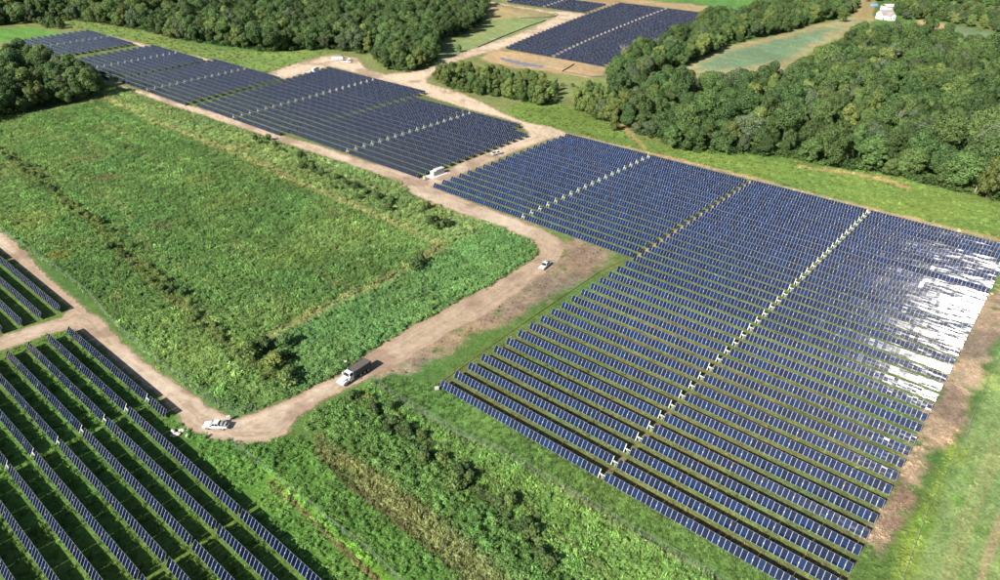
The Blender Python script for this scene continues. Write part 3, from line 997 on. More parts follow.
# tufts and weeds: (polygon, plants per m2, size, spread of size, tint gain)
WEED_AREAS = [(MEADOW, 1.15, 0.78, 0.45, 1.42), (FIELD_STRIP, 1.0, 0.95, 0.4, 1.65), (VERGE, 0.30, 0.95, 0.5, 1.6), (GREEN_BAND, 1.1, 0.8, 0.35, 1.35), (SHRUB_BAND, 0.8, 1.05, 0.6, 1.55),
              (MIX_BAND, 0.95, 0.75, 0.5, 1.3), (LL_GREEN, 0.8, 0.7, 0.35, 1.6), (TAN_BAND, 0.8, 0.7, 0.5, 1.15), (SOIL_SCATTER, 0.35, 0.5, 0.4, 1.2), (YELLOW_STRIP, 0.8, 0.5, 0.4, 1.15), (SOIL_STRIP, 0.05, 0.4, 0.4, 0.9), (SOIL_BEND, 0.10, 0.4, 0.4, 0.9)]
TUFT_AREAS = [(TAN_BAND, 0.8, 1.1, 0.45, 1.25), (FRONT_GRASS, 1.5, 0.65, 0.4, 1.15), (RIGHT_GRASS, 0.3, 0.8, 0.4, 0.95), (ARRAY_SHADE, 0.5, 0.7, 0.3, 1.6), (ARRAY_FRONT, 0.35, 0.5, 0.5, 1.4), (VERGE, 0.3, 1.3, 0.4, 1.6), (MIX_BAND, 0.4, 1.2, 0.4, 1.6),
              (MOWN, 0.5, 0.35, 0.3, 1.0), (TOP_GRASS, 0.08, 1.0, 0.4, 0.95), (MEADOW, 0.15, 1.6, 0.4, 1.6)]


def build_cover(name, areas, coll, seed):
    PP, SS, CC = [], [], []
    for k, (poly, den, size, spread, gain) in enumerate(areas):
        P = clear_of_road(sample(poly, den, seed + k))
        dist = np.sqrt((P ** 2).sum(1))
        lump = fbm(P, 7, 401 + k, 3)
        st = fbm(np.stack([(P @ RDIR) / 5.0, P @ PDIR], 1), 5.0, 171, 3)
        lump = 0.55 * lump + 0.45 * st
        keep = rng.random(len(P)) < smooth((lump - 0.20) * 3.4) * 0.85 + 0.15
        P, lump, dist = P[keep], lump[keep], dist[keep]
        sc = size * (1 - spread + 2 * spread * rng.random(len(P))) * (0.55 + 0.95 * lump)
        cc = ground_colour(P)
        cc = cc * 0.88 + cc.mean(1, keepdims=True) * 0.12
        cc = cc * np.array([1.06, 1.05, 0.98]) * gain * 1.42 * (0.8 + 0.4 * rng.random((len(P), 1)))
        PP.append(P)
        SS.append(sc)
        CC.append(cc)
    P, S, K = np.concatenate(PP), np.concatenate(SS), np.concatenate(CC)
    print(name, len(P))
    return gn_scatter(name, P, np.full(len(P), -0.05), S, rng.random(len(P)) * 6.283, K, coll)


WEED_COLL, TUFT_COLL = scatter_group('weed_forms', WEEDS), scatter_group('tuft_forms', TUFTS)
build_cover('meadow_weeds', WEED_AREAS, WEED_COLL, 100)
build_cover('grass_tufts', TUFT_AREAS, TUFT_COLL, 200)

# pale flower heads in the verge
P = sample(VERGE, 0.10, 61)
lump = fbm(P, 16, 77)
P = clear_of_road(P[lump > 0.5])
gn_scatter('pale_wildflowers', P, np.full(len(P), 0.2), 0.5 + 0.4 * rng.random(len(P)), rng.random(len(P)) * 6, np.tile(lin((226, 222, 176)) * 0.6, (len(P), 1)), WEED_COLL)


# trees
def crown_mesh(name, seed, rad, h0, h1, nleaf, leaf, mat, sparse=0.0):
    rnd = random.Random(seed)
    mid, half = (h0 + h1) / 2, (h1 - h0) / 2
    lobes = []
    for k in range(rnd.randint(18, 28)):
        th = rnd.uniform(0, 6.283)
        u = rnd.uniform(-0.85, 1.0)
        rr = math.sqrt(max(0.05, 1 - u * u)) * rnd.uniform(.35, .80)
        lobes.append((Vector((math.cos(th) * rr * rad, math.sin(th) * rr * rad, mid + u * half * 0.74)), rad * rnd.uniform(.16, .42)))
    lobes.append((Vector((0, 0, mid + half * .55)), rad * .42))
    lobes.append((Vector((0, 0, mid)), rad * .55))
    tot = sum(r * r for _, r in lobes)
    mb = MB()
    for c, r in lobes:
        for _ in range(int(nleaf * r * r / tot)):
            z = rnd.uniform(-0.75, 1)
            th = rnd.uniform(0, 6.283)
            q = math.sqrt(1 - z * z)
            d = Vector((q * math.cos(th), q * math.sin(th), z))
            p = c + d * r * rnd.uniform(0.78, 1.08)
            if any((p - c2).length < r2 * 0.72 for c2, r2 in lobes):
                continue
            n = d + Vector((rnd.gauss(0, .40), rnd.gauss(0, .40), rnd.gauss(.15, .40)))
            mb.add(leaf_quad(rnd, p, n, leaf * rnd.uniform(.7, 1.3), 0.8), [(0, 1, 2, 3)], 0)
    return raw_mesh(mb, name, [mat])


def trunk_mesh(name, seed, h, r, spread, mat, fine=0):
    rnd = random.Random(seed)
    mb = MB()
    mb.tube((0, 0, -0.3), (rnd.gauss(0, .1), rnd.gauss(0, .1), h * 0.45), r, 7, r * .7)
    mb.tube((0, 0, h * 0.44), (rnd.gauss(0, .4), rnd.gauss(0, .4), h * 0.85), r * .7, 6, r * .25)
    for k in range(6 + fine):
        th = rnd.uniform(0, 6.283)
        z0 = h * rnd.uniform(.3, .65)
        e = Vector((math.cos(th) * spread * rnd.uniform(.4, .8), math.sin(th) * spread * rnd.uniform(.4, .8), z0 + h * rnd.uniform(.15, .4)))
        mb.tube((0, 0, z0), e, r * .4, 5, r * .12)
        for _ in range(fine and 3):
            e2 = e + Vector((rnd.gauss(0, 1.1), rnd.gauss(0, 1.1), rnd.uniform(.2, 1.8)))
            mb.tube(Vector((0, 0, z0)).lerp(e, rnd.uniform(.5, .95)), e2, r * .16, 4, r * .05)
    return mb.mesh(name, mat)


TREE_KINDS = {}
for kind in ('dark', 'mid', 'light', 'grey', 'tan'):
    L = []
    for v in range(4 if kind in ('dark', 'mid') else 2):
        seed = hash((len(TREE_KINDS), v)) % 1000 + 13 * v + 100 * len(TREE_KINDS)
        rad, h = 4.9 + 0.7 * v, 12.5 + 1.6 * (v % 3)
        L.append((trunk_mesh('trunk', seed, h, 0.24, rad * .8, M['bark']), crown_mesh('crown', seed + 1, rad, h * .03, h, 7000, 0.62, M['leaf_' + kind]), h, rad))
    TREE_KINDS[kind] = L
DEAD = [trunk_mesh('trunk', 901 + k, 10, .2, 4.0, M['deadwood'], 9) for k in range(2)]

TREE_LABEL = {'dark': 'dark green broadleaf tree', 'mid': 'mid green broadleaf tree', 'light': 'yellowish green leafy tree', 'grey': 'greyish green leafy tree', 'tan': 'tan brown withered tree'}


def poisson(poly_px, spacing, seed, tries=14):
    poly = gp(poly_px)
    lo, hi = poly.min(0), poly.max(0)
    r = np.random.default_rng(seed)
    n = int((hi - lo).prod() / spacing ** 2 * tries)
    Q = lo + r.random((n, 2)) * (hi - lo)
    Q = Q[sdist(Q, poly, 1) > 0]
    cell, grid, out = spacing, {}, []
    for q in Q:
        i, j = int(q[0] // cell), int(q[1] // cell)
        if all((q[0] - o[0]) ** 2 + (q[1] - o[1]) ** 2 >= spacing ** 2 for a in (-1, 0, 1) for b in (-1, 0, 1) for o in grid.get((i + a, j + b), ())):
            grid.setdefault((i, j), []).append(q)
            out.append(q)
    return np.array(out)


WOOD_R = [(634, 136), (650, 138), (672, 149), (696, 153), (720, 154), (750, 156), (787, 158), (815, 166), (850, 169), (885, 175), (920, 183), (942, 190), (970, 195), (1000, 203), (1060, 222), (1120, 150), (1060, 70), (1000, 52), (945, 46), (925, 40), (890, 37), (862, 42), (845, 51), (805, 72), (790, 83), (740, 89), (690, 92), (640, 86), (612, 80), (612, 100), (620, 118)]
WOOD_TL = [(40, 22), (57, 20), (100, 24), (140, 30.5), (175, 40), (212, 45), (250, 50), (270, 53), (300, 50), (332, 50), (357, 54), (380, 56), (436, 52), (440, 40), (467, 33), (482, 22), (485, 8), (482, -3), (200, -8), (-60, -3), (-60, 30), (0, 26)]
WOOD_L = [(-60, 138), (0, 119), (25, 113), (60, 105), (85, 100), (103, 93), (96, 86), (75, 78), (62, 74), (45, 66), (20, 62), (-60, 70)]
WOOD_M = [(612, 82), (640, 78), (680, 66), (707, 56), (725, 46), (750, 39), (790, 31), (812, 24), (832, 19), (852, 14), (858, 4), (800, -2), (770, 4), (757, 14), (748, 20), (722, 20), (690, 34), (655, 50), (625, 64), (612, 70)]
CLUMP_C = [(437, 83), (460, 93), (500, 98), (540, 106), (557, 103), (556, 92), (540, 84), (500, 76), (470, 74), (450, 72), (440, 75)]
CLUMP_P = [(385, 70), (408, 73), (432, 68), (440, 60), (432, 54), (395, 55), (380, 60)]
CLUMP_Y = [(572, 110), (590, 117), (607, 124), (620, 122), (612, 104), (598, 98), (582, 100)]
WOOD_TR = [(900, 20), (925, 20), (960, 25), (1000, 33), (1060, 40), (1060, 22), (1000, 16), (980, 12), (950, 8), (917, 5), (900, 4), (890, 6)]
WOOD_TOP = [(866, 2), (900, 0.5), (917, 0), (950, 3), (985, 7), (1010, 11), (1060, 16), (1060, -6), (860, -6)]
JUT = [(33, 24), (42, 27), (60, 31), (64, 27), (52, 22), (40, 20)]
FIELD_TREES = [(WOOD_R, 7.4, 'the wood behind the big array', (.42, .32, .12, .14), 1.0), (WOOD_TL, 7.4, 'the wood along the top of the far panels', (.5, .34, .06, .10), 1.05), (WOOD_L, 6.8, 'the clump by the meadow corner', (.42, .36, .14, .08), 0.95),
               (WOOD_M, 6.8, 'the tree belt beside the distant array', (.35, .45, .12, .08), 0.9), (CLUMP_C, 6.0, 'the thicket in the road fork', (.0, .32, .66, .02), 0.62), (CLUMP_P, 6.0, 'the spur beside the dirt yard', (.5, .4, .1, 0), 0.85),
               (CLUMP_Y, 4.6, 'the pale copse below the distant array', (.0, .10, .85, .05), 0.66), (WOOD_TR, 8, 'the scattered trees beyond the wood', (.3, .3, .15, .25), 0.75), (WOOD_TOP, 9, 'the tree belt beyond the paved road', (.3, .4, .1, .2), 0.8), (JUT, 5, 'the hedge end by the green field', (.5, .4, .1, 0), .5)]


def tree_thing(kind, v, x, y, sc, rz, where, edge):
    tm, cm, h, rad = TREE_KINDS[kind][v]
    o = thing('broadleaf_tree', TREE_LABEL[kind] + (' at the edge of ' if edge else ' inside ') + where, 'tree', (x, y, 0), rz, 'trees in ' + where)
    o.scale = sc
    o.rotation_euler = (random.gauss(0, .07), random.gauss(0, .07), rz)
    put('trunk', tm, o)
    put('crown', cm, o)
    return o


cand = []
for a, (poly, sp, where, mixw, size) in enumerate(FIELD_TREES):
    for q in poisson(poly, sp, 500 + a):
        cand.append((math.hypot(*q), q, where, mixw, size, a))
px, py = to_px(np.array([c[1][0] for c in cand]), np.array([c[1][1] for c in cand]))
cand = [c for c, x_, y_ in zip(cand, px, py) if -90 < x_ < 1090 and y_ > -14]
cand.sort(key=lambda c: c[0])
far_pts = []
n_ind = 0
for d, q, where, mixw, size, a in cand:
    dr = sdist(q[None], ROAD_G, 6)[0]
    if dr > -2.5:
        continue
    kind = random.choices(['dark', 'mid', 'light', 'grey'], mixw)[0]
    v = random.randrange(len(TREE_KINDS[kind]))
    s_ = size * random.choice((random.uniform(.6, .95), random.uniform(.9, 1.35)))
    sc = (s_ * random.uniform(.78, 1.25), s_ * random.uniform(.78, 1.25), s_ * random.uniform(.75, 1.3))
    pxx, pyy = to_px(q[0], q[1])
    if n_ind < 292 and -20 < pxx < 1020:
        tree_thing(kind, v, float(q[0]), float(q[1]), sc, random.uniform(0, 6.28), where, sdist(q[None], gp(FIELD_TREES[a][0]), 30)[0] < 6.5)
        n_ind += 1
    else:
        far_pts.append((q, s_, kind))
print('trees', n_ind, len(far_pts))
wood_coll = {}
for kind in ('dark', 'mid', 'light', 'grey'):
    pr = []
    for tm, cm, h, rad in TREE_KINDS[kind]:
        pr.append(bpy.data.objects.new('wood_tree', cm))
    wood_coll[kind] = scatter_group('wood_forms_' + kind, pr)
    pts = [f for f in far_pts if f[2] == kind]
    if pts:
        P = np.array([f[0] for f in pts])
        gn_scatter('distant_woodland', P, np.zeros(len(P)), np.array([f[1] for f in pts]), rng.random(len(P)) * 6.28, np.ones((len(P), 3)), wood_coll[kind])

PP = []
for a, (poly, sp, where, mixw, size) in enumerate(FIELD_TREES[:7]):
    P = clear_of_road(sample(poly, 0.06, 900 + a), 2)
    e = sdist(P, gp(poly), 30)
    PP.append(P[(e < 7) | (rng.random(len(P)) < .25)])
P = np.concatenate(PP)
tint = np.where(rng.random((len(P), 1)) < .5, np.array([[.045, .09, .026]]), np.array([[.07, .12, .034]])) * (0.8 + .5 * rng.random((len(P), 1)))
gn_scatter('undergrowth', P, np.zeros(len(P)), 1.8 + 2.2 * rng.random(len(P)), rng.random(len(P)) * 6.28, tint, WEED_COLL)

# single trees that stand out
def lone(kind, v, p, sc, label, name='broadleaf_tree', wide=1.0):
    x_, y_ = g1(*p)
    tm, cm, h, rad = TREE_KINDS[kind][v]
    o = thing(name, label, 'tree', (x_, y_, 0), random.uniform(0, 6.28))
    o.scale = (sc * wide, sc * wide, sc)
    put('trunk', tm, o)
    put('crown', cm, o)


lone('tan', 0, (868, 66), 0.75, 'tan withered tree standing out in the middle of the wood', wide=.7)
lone('tan', 1, (849, 64), 0.75, 'reddish brown withered tree beside the tan one in the wood')
lone('dark', 1, (947, 37), 1.0, 'tall dark cone shaped tree at the edge of the pale slope', wide=.8)
lone('light', 1, (614, 131), 0.5, 'small pale round tree alone on the grass below the copse')
lone('mid', 0, (459, 52), 0.5, 'single small tree beside the track through the road fork')
lone('mid', 2, (842, 22), 0.75, 'round tree alone at the end of the pale field')
for k, (p, lab) in enumerate([((655, 52), 'bare grey tree leaning over the edge of the distant array'), ((622, 60), 'bare pinkish tree at the lower corner of the distant array'), ((953, 24), 'bare pale tree behind the cone shaped tree'),
                              ((893, 134), 'bare grey tree among the green crowns of the wood'), ((975, 192), 'bare brown tree on the wood edge by the grass'), ((815, 64), 'bare grey trunks at the field edge of the wood')]):
    x_, y_ = g1(*p)
    o = thing('bare_tree', lab, 'tree', (x_, y_, 0), k)
    s_ = 1.15 if k < 3 else 1.3
    o.scale = (s_, s_, s_)
    put('trunk', DEAD[k % 2], o)

# shrubs
SHRUB_M = {}
for kind in ('dark', 'mid', 'light'):
    SHRUB_M[kind] = [crown_mesh('foliage', 700 + 7 * k, 1.7, 0.1, 2.4 + .3 * k, 900, 0.42, M['leaf_' + kind]) for k in range(2)]
SHRUB_STEM = trunk_mesh('stem', 77, 2.0, .06, 1.2, M['bark'])


def shrub(kind, q, sc, label, group):
    o = thing('shrub', label, 'shrub', (float(q[0]), float(q[1]), 0), random.uniform(0, 6.28), group)
    o.scale = (sc * random.uniform(.9, 1.2), sc * random.uniform(.9, 1.2), sc)
    put('stem', SHRUB_STEM, o)
    put('foliage', random.choice(SHRUB_M[kind]), o)


HEDGE_PTS = sample_line(HEDGE, 2.6, 0.065, 5)
for q in HEDGE_PTS:
    shrub(random.choices(['dark', 'mid', 'light'], (.25, .35, .40))[0], q, random.uniform(.45, 1.05), 'bushy shrub in the ragged hedge line across the meadow', 'shrubs of the meadow hedge line')
for q in np.concatenate([sample([(262, 335), (285, 345), (300, 372), (285, 392), (262, 385), (245, 368), (245, 350)], 0.035, 9), sample([(240, 355), (262, 345), (270, 380), (262, 392), (235, 372)], 0.03, 19)]):
    shrub(random.choices(['dark', 'mid', 'light'], (.4, .4, .2))[0], q, random.uniform(.9, 1.7), 'large leafy bush in the thicket above the dirt road', 'bushes of the thicket above the road')
for q in sample_line([(262, 140), (300, 158), (325, 180), (352, 190), (385, 204), (410, 214), (445, 228)], 4, 0.035, 31):
    shrub('mid' if random.random() < .6 else 'dark', q, random.uniform(.7, 1.3), 'low round bush on the flowery verge below the track', 'bushes on the flowery verge')
for q in clear_of_road(sample_line(DITCH, 3.0, 0.055, 33), 1.5):
    shrub(random.choices(['dark', 'mid', 'light'], (.35, .5, .15))[0], q, random.uniform(.7, 1.25), 'green bush beside the dark ditch below the road', 'bushes beside the ditch')
for q in clear_of_road(sample([(405, 425), (430, 440), (440, 465), (470, 500), (450, 500), (420, 475), (400, 450)], 0.02, 35)):
    shrub('mid', q, random.uniform(1.0, 1.7), 'tall bush in the overgrown band below the truck', 'bushes of the overgrown band')
for q in sample([(562, 80), (600, 84), (612, 98), (600, 104), (575, 100), (560, 90)], 0.006, 37):
    shrub('light', q, random.uniform(.8, 1.5), 'pale bush on the rough slope below the distant array', 'bushes below the distant array')
for p, lab in [((421, 265), 'dark bush at the elbow of the pale meadow track'), ((416, 270), 'broad bush beside the elbow of the meadow track'), ((275, 367), 'single round yellowish bush in the thicket clearing')]:
    shrub('light' if 'yellow' in lab else 'dark', G([p])[0], 1.6, lab, None)


# ------------------------------------------------------------------ vehicles
def wheel(root, x, y, r, w, name='wheel'):
    t = MB()
    t.tube((x, y - w / 2, r), (x, y + w / 2, r), r, 16)
    tyre = t.build(name, M['dark'], root, bevel=0.03)
    h = MB()
    h.tube((x, y - w / 2 - .01, r), (x, y + w / 2 + .01, r), r * .58, 12)
    h.build('rim', M['steel'], tyre)


def pickup(loc, rz, label, rack=False, load=None):
    root = thing('pickup_truck', label, 'pickup truck', loc, rz, None)
    b = MB()                       # +x is forward
    b.prism([(-2.9, .55), (-2.95, .75), (-2.9, 1.10), (-1.0, 1.12), (-1.0, .62)], -.98, .98)      # bed sides as a solid tub
    b.prism([(-1.0, .5), (-1.0, 1.14), (1.05, 1.14), (2.55, 1.05), (2.88, .92), (2.92, .5)], -.99, .99, inset=[0, .03, .03, .05, .1, .06])
    b.build('body', M['paint'], root, bevel=0.05)
    c = MB()
    c.prism([(-1.05, 1.10), (-.85, 1.82), (.35, 1.88), (1.15, 1.12)], -.93, .93, inset=[0, .16, .16, .02])
    c.build('cab', M['paint'], root, bevel=0.04)
    g = MB()
    g.add([(.52, -.70, 1.80), (.52, .70, 1.80), (1.22, .82, 1.15), (1.22, -.82, 1.15)], [(0, 1, 2, 3)])
    g.build('windshield', M['carglass'], root)
    g = MB()
    g.add([(-.98, -.72, 1.74), (-.98, .72, 1.74), (-1.10, .8, 1.2), (-1.10, -.8, 1.2)], [(3, 2, 1, 0)])
    g.build('rear_window', M['carglass'], root)
    for s in (-1, 1):
        g = MB()
        for x0, x1, xa, xb in ((-.92, -.10, -.80, -.10), (-.02, .98, -.02, .36)):
            g.add([(x0, s * .945, 1.2), (x1, s * .945, 1.2), (xb, s * .815, 1.76), (xa, s * .815, 1.76)], [(0, 1, 2, 3)])
        g.build('side_window', M['carglass'], root)
        l_ = MB()
        l_.box(2.78, 2.94, s * .72 - .18, s * .72 + .18, .72, .90)
        l_.build('headlight', M['lamp'], root)
        l_ = MB()
        l_.box(-2.99, -2.90, s * .88 - .08, s * .88 + .08, .72, 1.02)
        l_.build('taillight', M['taillight'], root)
        m_ = MB()
        m_.box(.85, 1.05, s * 1.0 - .02 + s * .08, s * 1.0 + .02 + s * .08 + .1, 1.12, 1.32)
        m_.build('mirror', M['dark'], root)
        for x_ in (-1.85, 1.85):
            wheel(root, x_, s * .84, .40, .28)
    bl = MB()
    bl.box(-2.80, -1.12, -.82, .82, 1.125, 1.14)
    bl.build('bed_liner', M['dark'], root)
    bu = MB()
    bu.box(2.84, 3.0, -.9, .9, .45, .68)
    bu.box(-3.06, -2.92, -.9, .9, .48, .66)
    bu.build('bumper', M['steel'], root, bevel=.03)
    gr = MB()
    gr.box(2.9, 2.96, -.5, .5, .68, .92)
    gr.build('grille', M['dark'], root)
    if rack:
        r_ = MB()
        for x_ in (-2.75, -1.2, .2):
            for s in (-1, 1):
                r_.tube((x_, s * .88, 1.1), (x_, s * .88, 2.05), .035)
            r_.tube((x_, -.88, 2.05), (x_, .88, 2.05), .035)
        for s in (-1, 1):
            r_.tube((-2.9, s * .88, 2.05), (.5, s * .88, 2.05), .04)
        r_.build('ladder_rack', M['steel'], root)
    if load:
        q = MB()
        q.box(-2.6, -2.1, -.6, .6, 1.14, 1.45)
        q.box(-1.75, -1.25, -.5, .5, 1.14, 1.6)
        q.build('toolbox', M['steel'], root, bevel=.03)
    return root


def heading(p, q):
    a, b = G([p])[0], G([q])[0]
    d = b - a
    return math.atan2(d[1], d[0])


x_, y_ = g1(216.5, 427.5)
pickup((x_, y_, 0.0), heading((229, 428), (204, 427)), 'white crew cab pickup on the bend of the lower dirt road', load=True)
x_, y_ = g1(545, 267)
pickup((x_, y_, 0.0), heading((549, 263), (540.5, 270.5)), 'white pickup with ladder rack on the sharp road bend', rack=True)
x_, y_ = g1(497, 154.3)
pickup((x_, y_, 0.0), heading((493, 154.8), (502, 152.7)), 'small white pickup on the dirt road between the two arrays')
x_, y_ = g1(498, 4.2)
pickup((x_, y_, 0.0), heading((495, 4), (501, 5)), 'distant dark spot of a pickup on the yard at the top edge')


def dump_truck(loc, rz):
    root = thing('dump_truck', 'white cabbed dump truck with covered dark box on the dirt road', 'dump truck', loc, rz)
    f = MB()
    f.box(-4.9, 4.4, -.45, .45, .75, 1.05)
    f.build('chassis', M['dark'], root, bevel=.03)
    h = MB()
    h.prism([(2.35, .8), (2.35, 2.05), (4.35, 1.75), (4.75, 1.45), (4.8, .8)], -.95, .95, inset=[0, .05, .16, .22, .12])
    h.build('hood', M['paint'], root, bevel=.08)
    for s in (-1, 1):
        fe = MB()
        fe.prism([(2.6, .75), (2.8, 1.25), (3.3, 1.45), (4.1, 1.40), (4.6, 1.05), (4.7, .75)], min(s * .78, s * 1.22), max(s * .78, s * 1.22))
        fe.build('fender', M['paint'], root, bevel=.05)
        hl = MB()
        hl.box(4.55, 4.78, s * .98 - .16, s * .98 + .16, .95, 1.2)
        hl.build('headlight', M['lamp'], root)
        mr_ = MB()
        mr_.box(2.2, 2.35, s * 1.42 - .1, s * 1.42 + .1, 1.9, 2.5)
        mr_.tube((2.2, s * 1.1, 2.3), (2.25, s * 1.4, 2.3), .03)
        mr_.build('mirror', M['paint'], root)
        st = MB()
        st.tube((.75, s * 1.0, .9), (.75, s * 1.0, 3.35), .08, 8)
        st.build('exhaust_stack', M['steel'], root)
        tk = MB()
        tk.tube((.9, s * 1.0, .8), (2.1, s * 1.0, .8), .32, 12)
        tk.build('fuel_tank', M['steel'], root)
    c = MB()
    c.prism([(.75, .95), (.75, 2.75), (1.0, 2.95), (2.0, 2.95), (2.45, 2.1), (2.45, .95)], -1.15, 1.15, inset=[0, .08, .18, .18, .06, 0])
    c.build('cab', M['paint'], root, bevel=.07)
    g = MB()
    g.add([(2.08, -.85, 2.82), (2.08, .85, 2.82), (2.50, .98, 2.12), (2.50, -.98, 2.12)], [(0, 1, 2, 3)])
    g.build('windshield', M['carglass'], root)
    for s in (-1, 1):
        g = MB()
        g.add([(1.0, s * 1.13, 2.05), (2.2, s * 1.13, 2.05), (1.85, s * 1.03, 2.70), (1.0, s * 1.03, 2.70)], [(0, 1, 2, 3)])
        g.build('side_window', M['carglass'], root)
    bx = MB()
    bx.prism([(-5.2, 1.15), (-5.4, 2.75), (.55, 2.75), (.45, 1.15)], -1.26, 1.26)
    bed = bx.build('dump_box', M['teal'], root, bevel=.03)
    rb = MB()
    for k in range(8):
        for s in (-1, 1):
            x0 = -5.0 + k * .75
            rb.box(x0, x0 + .12, min(s * 1.26, s * 1.33), max(s * 1.26, s * 1.33), 1.2, 2.68)
    rb.box(-5.42, .57, -1.34, -1.24, 2.70, 2.82)
    rb.box(-5.42, .57, 1.24, 1.34, 2.70, 2.82)
    rb.build('box_ribs', M['teal'], bed)
    tp = MB()
    n = 12
    vs = []
    for i in range(n + 1):
        xx = -5.3 + i * 5.75 / n
        for j in range(7):
            yy = -1.2 + j * .4
            vs.append((xx, yy, 2.78 + .12 * math.cos(yy / 1.25 * 1.5) + random.uniform(-.03, .03)))
    tp.add(vs, [(i * 7 + j, i * 7 + j + 1, (i + 1) * 7 + j + 1, (i + 1) * 7 + j) for i in range(n) for j in range(6)])
    tp.build('tarp_cover', M['tarp'], root)
    tg = MB()
    tg.box(-5.48, -5.36, -1.2, 1.2, 1.2, 2.7)
    tg.build('tailgate', M['teal'], root)
    for xw in (3.6, -1.6, -2.95, -4.25):
        for s in (-1, 1):
            wheel(root, xw, s * (1.05 if xw > 0 else .95), .52, .30 if xw > 0 else .55)
    return root


x_, y_ = g1(353.5, 377.8)
dump_truck((x_, y_, 0), heading((369, 367.5), (341, 386)))


def trailer(loc, rz, label, mat, L=6.0):
    root = thing('box_trailer', label, 'trailer', loc, rz)
    b = MB()
    b.box(-L / 2, L / 2, -1.15, 1.15, .6, 2.7)
    b.build('body', mat, root, bevel=.08)
    d = MB()
    d.box(-L / 2 - .03, -L / 2 - .005, -1.0, 1.0, .7, 2.55)
    d.build('rear_door', M['steel'], root)
    h = MB()
    h.tube((L / 2, 0, .6), (L / 2 + 1.3, 0, .55), .06)
    h.build('hitch', M['dark'], root)
    for s in (-1, 1):
        for xw in (-.5, .45):
            wheel(root, xw, s * 1.1, .38, .22)


x_, y_ = g1(337.5, 60.5)
trailer((x_, y_, 0), 0.15, 'long white trailer parked on the dirt yard by the wood', M['paint'], 8)
x_, y_ = g1(348, 62.5)
pickup((x_, y_, 0), -0.5, 'white pickup parked in the dirt yard beside the trailer')


def loader(loc, rz):
    root = thing('skid_loader', 'small yellow loader behind the trailer on the dirt yard', 'loader', loc, rz)
    b = MB()
    b.prism([(-1.3, .4), (-1.4, 1.3), (-.8, 1.5), (.8, 1.1), (1.0, .4)], -.6, .6)
    b.build('body', M['yellow'], root, bevel=.05)
    c = MB()
    c.box(-.6, .5, -.5, .5, 1.3, 2.2, top=(-.5, .4, -.45, .45))
    c.build('cab', M['carglass'], root, bevel=.04)
    r_ = MB()
    for s in (-1, 1):
        r_.tube((-1.2, s * .75, 1.4), (1.3, s * .75, .7), .09)
    r_.build('lift_arms', M['yellow'], root)
    k = MB()
    k.prism([(1.3, .15), (1.25, .8), (1.5, .8), (2.0, .15)], -.9, .9)
    k.build('bucket', M['steel'], root)
    for s in (-1, 1):
        for xw in (-.7, .6):
            wheel(root, xw, s * .75, .4, .28)


x_, y_ = g1(342.5, 58.5)
loader((x_, y_, 0), 0.8)


def red_machine(loc, rz):
    root = thing('generator_trailer', 'small red and white generator trailer at the yard corner', 'trailer', loc, rz)
    b = MB()
    b.box(-1.4, 1.4, -.7, .7, .6, 1.0)
    b.build('skirt', M['red'], root, bevel=.04)
    c = MB()
    c.prism([(-1.3, 1.0), (-1.2, 1.8), (1.1, 1.8), (1.35, 1.0)], -.65, .65)
    c.build('hood', M['paint'], root, bevel=.06)
    h = MB()
    h.tube((1.4, 0, .7), (2.3, 0, .5), .05)
    h.build('hitch', M['dark'], root)
    for s in (-1, 1):
        wheel(root, -.1, s * .8, .36, .2)


x_, y_ = g1(349.5, 60.8)
red_machine((x_, y_, 0), -0.9)


# ------------------------------------------------------------------ inverters, boxes, slabs
def inverter(p, rz, label, n=4):
    x0, y0 = g1(*p)
    root = thing('inverter_station', label, 'inverter', (x0, y0, 0), rz)
    pad = MB()
    pad.box(-5.2, 4.6, -2.6, 2.4, -.05, .14)
    pad.build('concrete_pad', M['concrete'], root, bevel=.02)
    for k in range(n):
        c = MB()
        x1 = -3.2 + k * 1.75
        c.box(x1, x1 + 1.66, -1.15, 1.0, .16, 2.55 if k else 2.2)
        cab = c.build('cabinet', M['white'], root, bevel=.04)
        d = MB()
        d.box(x1 + .12, x1 + .78, 1.005, 1.03, .3, 2.1)
        d.box(x1 + .86, x1 + 1.54, 1.005, 1.03, .3, 2.1)
        d.build('cabinet_door', M['frame'], cab)
        v = MB()
        for j in range(4):
            v.box(x1 + .2, x1 + 1.46, -1.18, -1.152, .6 + j * .4, .75 + j * .4)
        v.build('vent', M['steel'], cab)
        rf = MB()
        rf.box(x1 - .03, x1 + 1.69, -1.22, 1.08, (2.55 if k else 2.2) + .003, (2.55 if k else 2.2) + .09)
        rf.build('cabinet_lid', M['white'], cab)
    return root


yaw_i = ROWYAW + math.pi / 2
inverter((437, 174.5), heading((425, 179), (448, 170.5)), 'white inverter cabinets on a concrete pad at the road junction')
inverter((316, 71), heading((308, 72.5), (326, 68)), 'white inverter cabinets at the edge of the far dirt yard', 3)


def steel_box(p, w, h, label, name='utility_box', post=True, rz=0.3):
    x0, y0 = g1(*p)
    root = thing(name, label, 'utility box', (x0, y0, 0), rz)
    b = MB()
    b.box(-w / 2, w / 2, -w * .3, w * .3, .5, .5 + h)
    bb = b.build('housing', M['white'], root, bevel=.03)
    d = MB()
    d.box(-w * .4, w * .4, w * .3 + .003, w * .3 + .03, .58, .42 + h)
    d.build('door', M['frame'], bb)
    l_ = MB()
    for s in (-1, 1):
        l_.box(s * w * .35 - .05, s * w * .35 + .05, -.06, .06, -.05, .497)
    l_.build('stand', M['steel'], root)


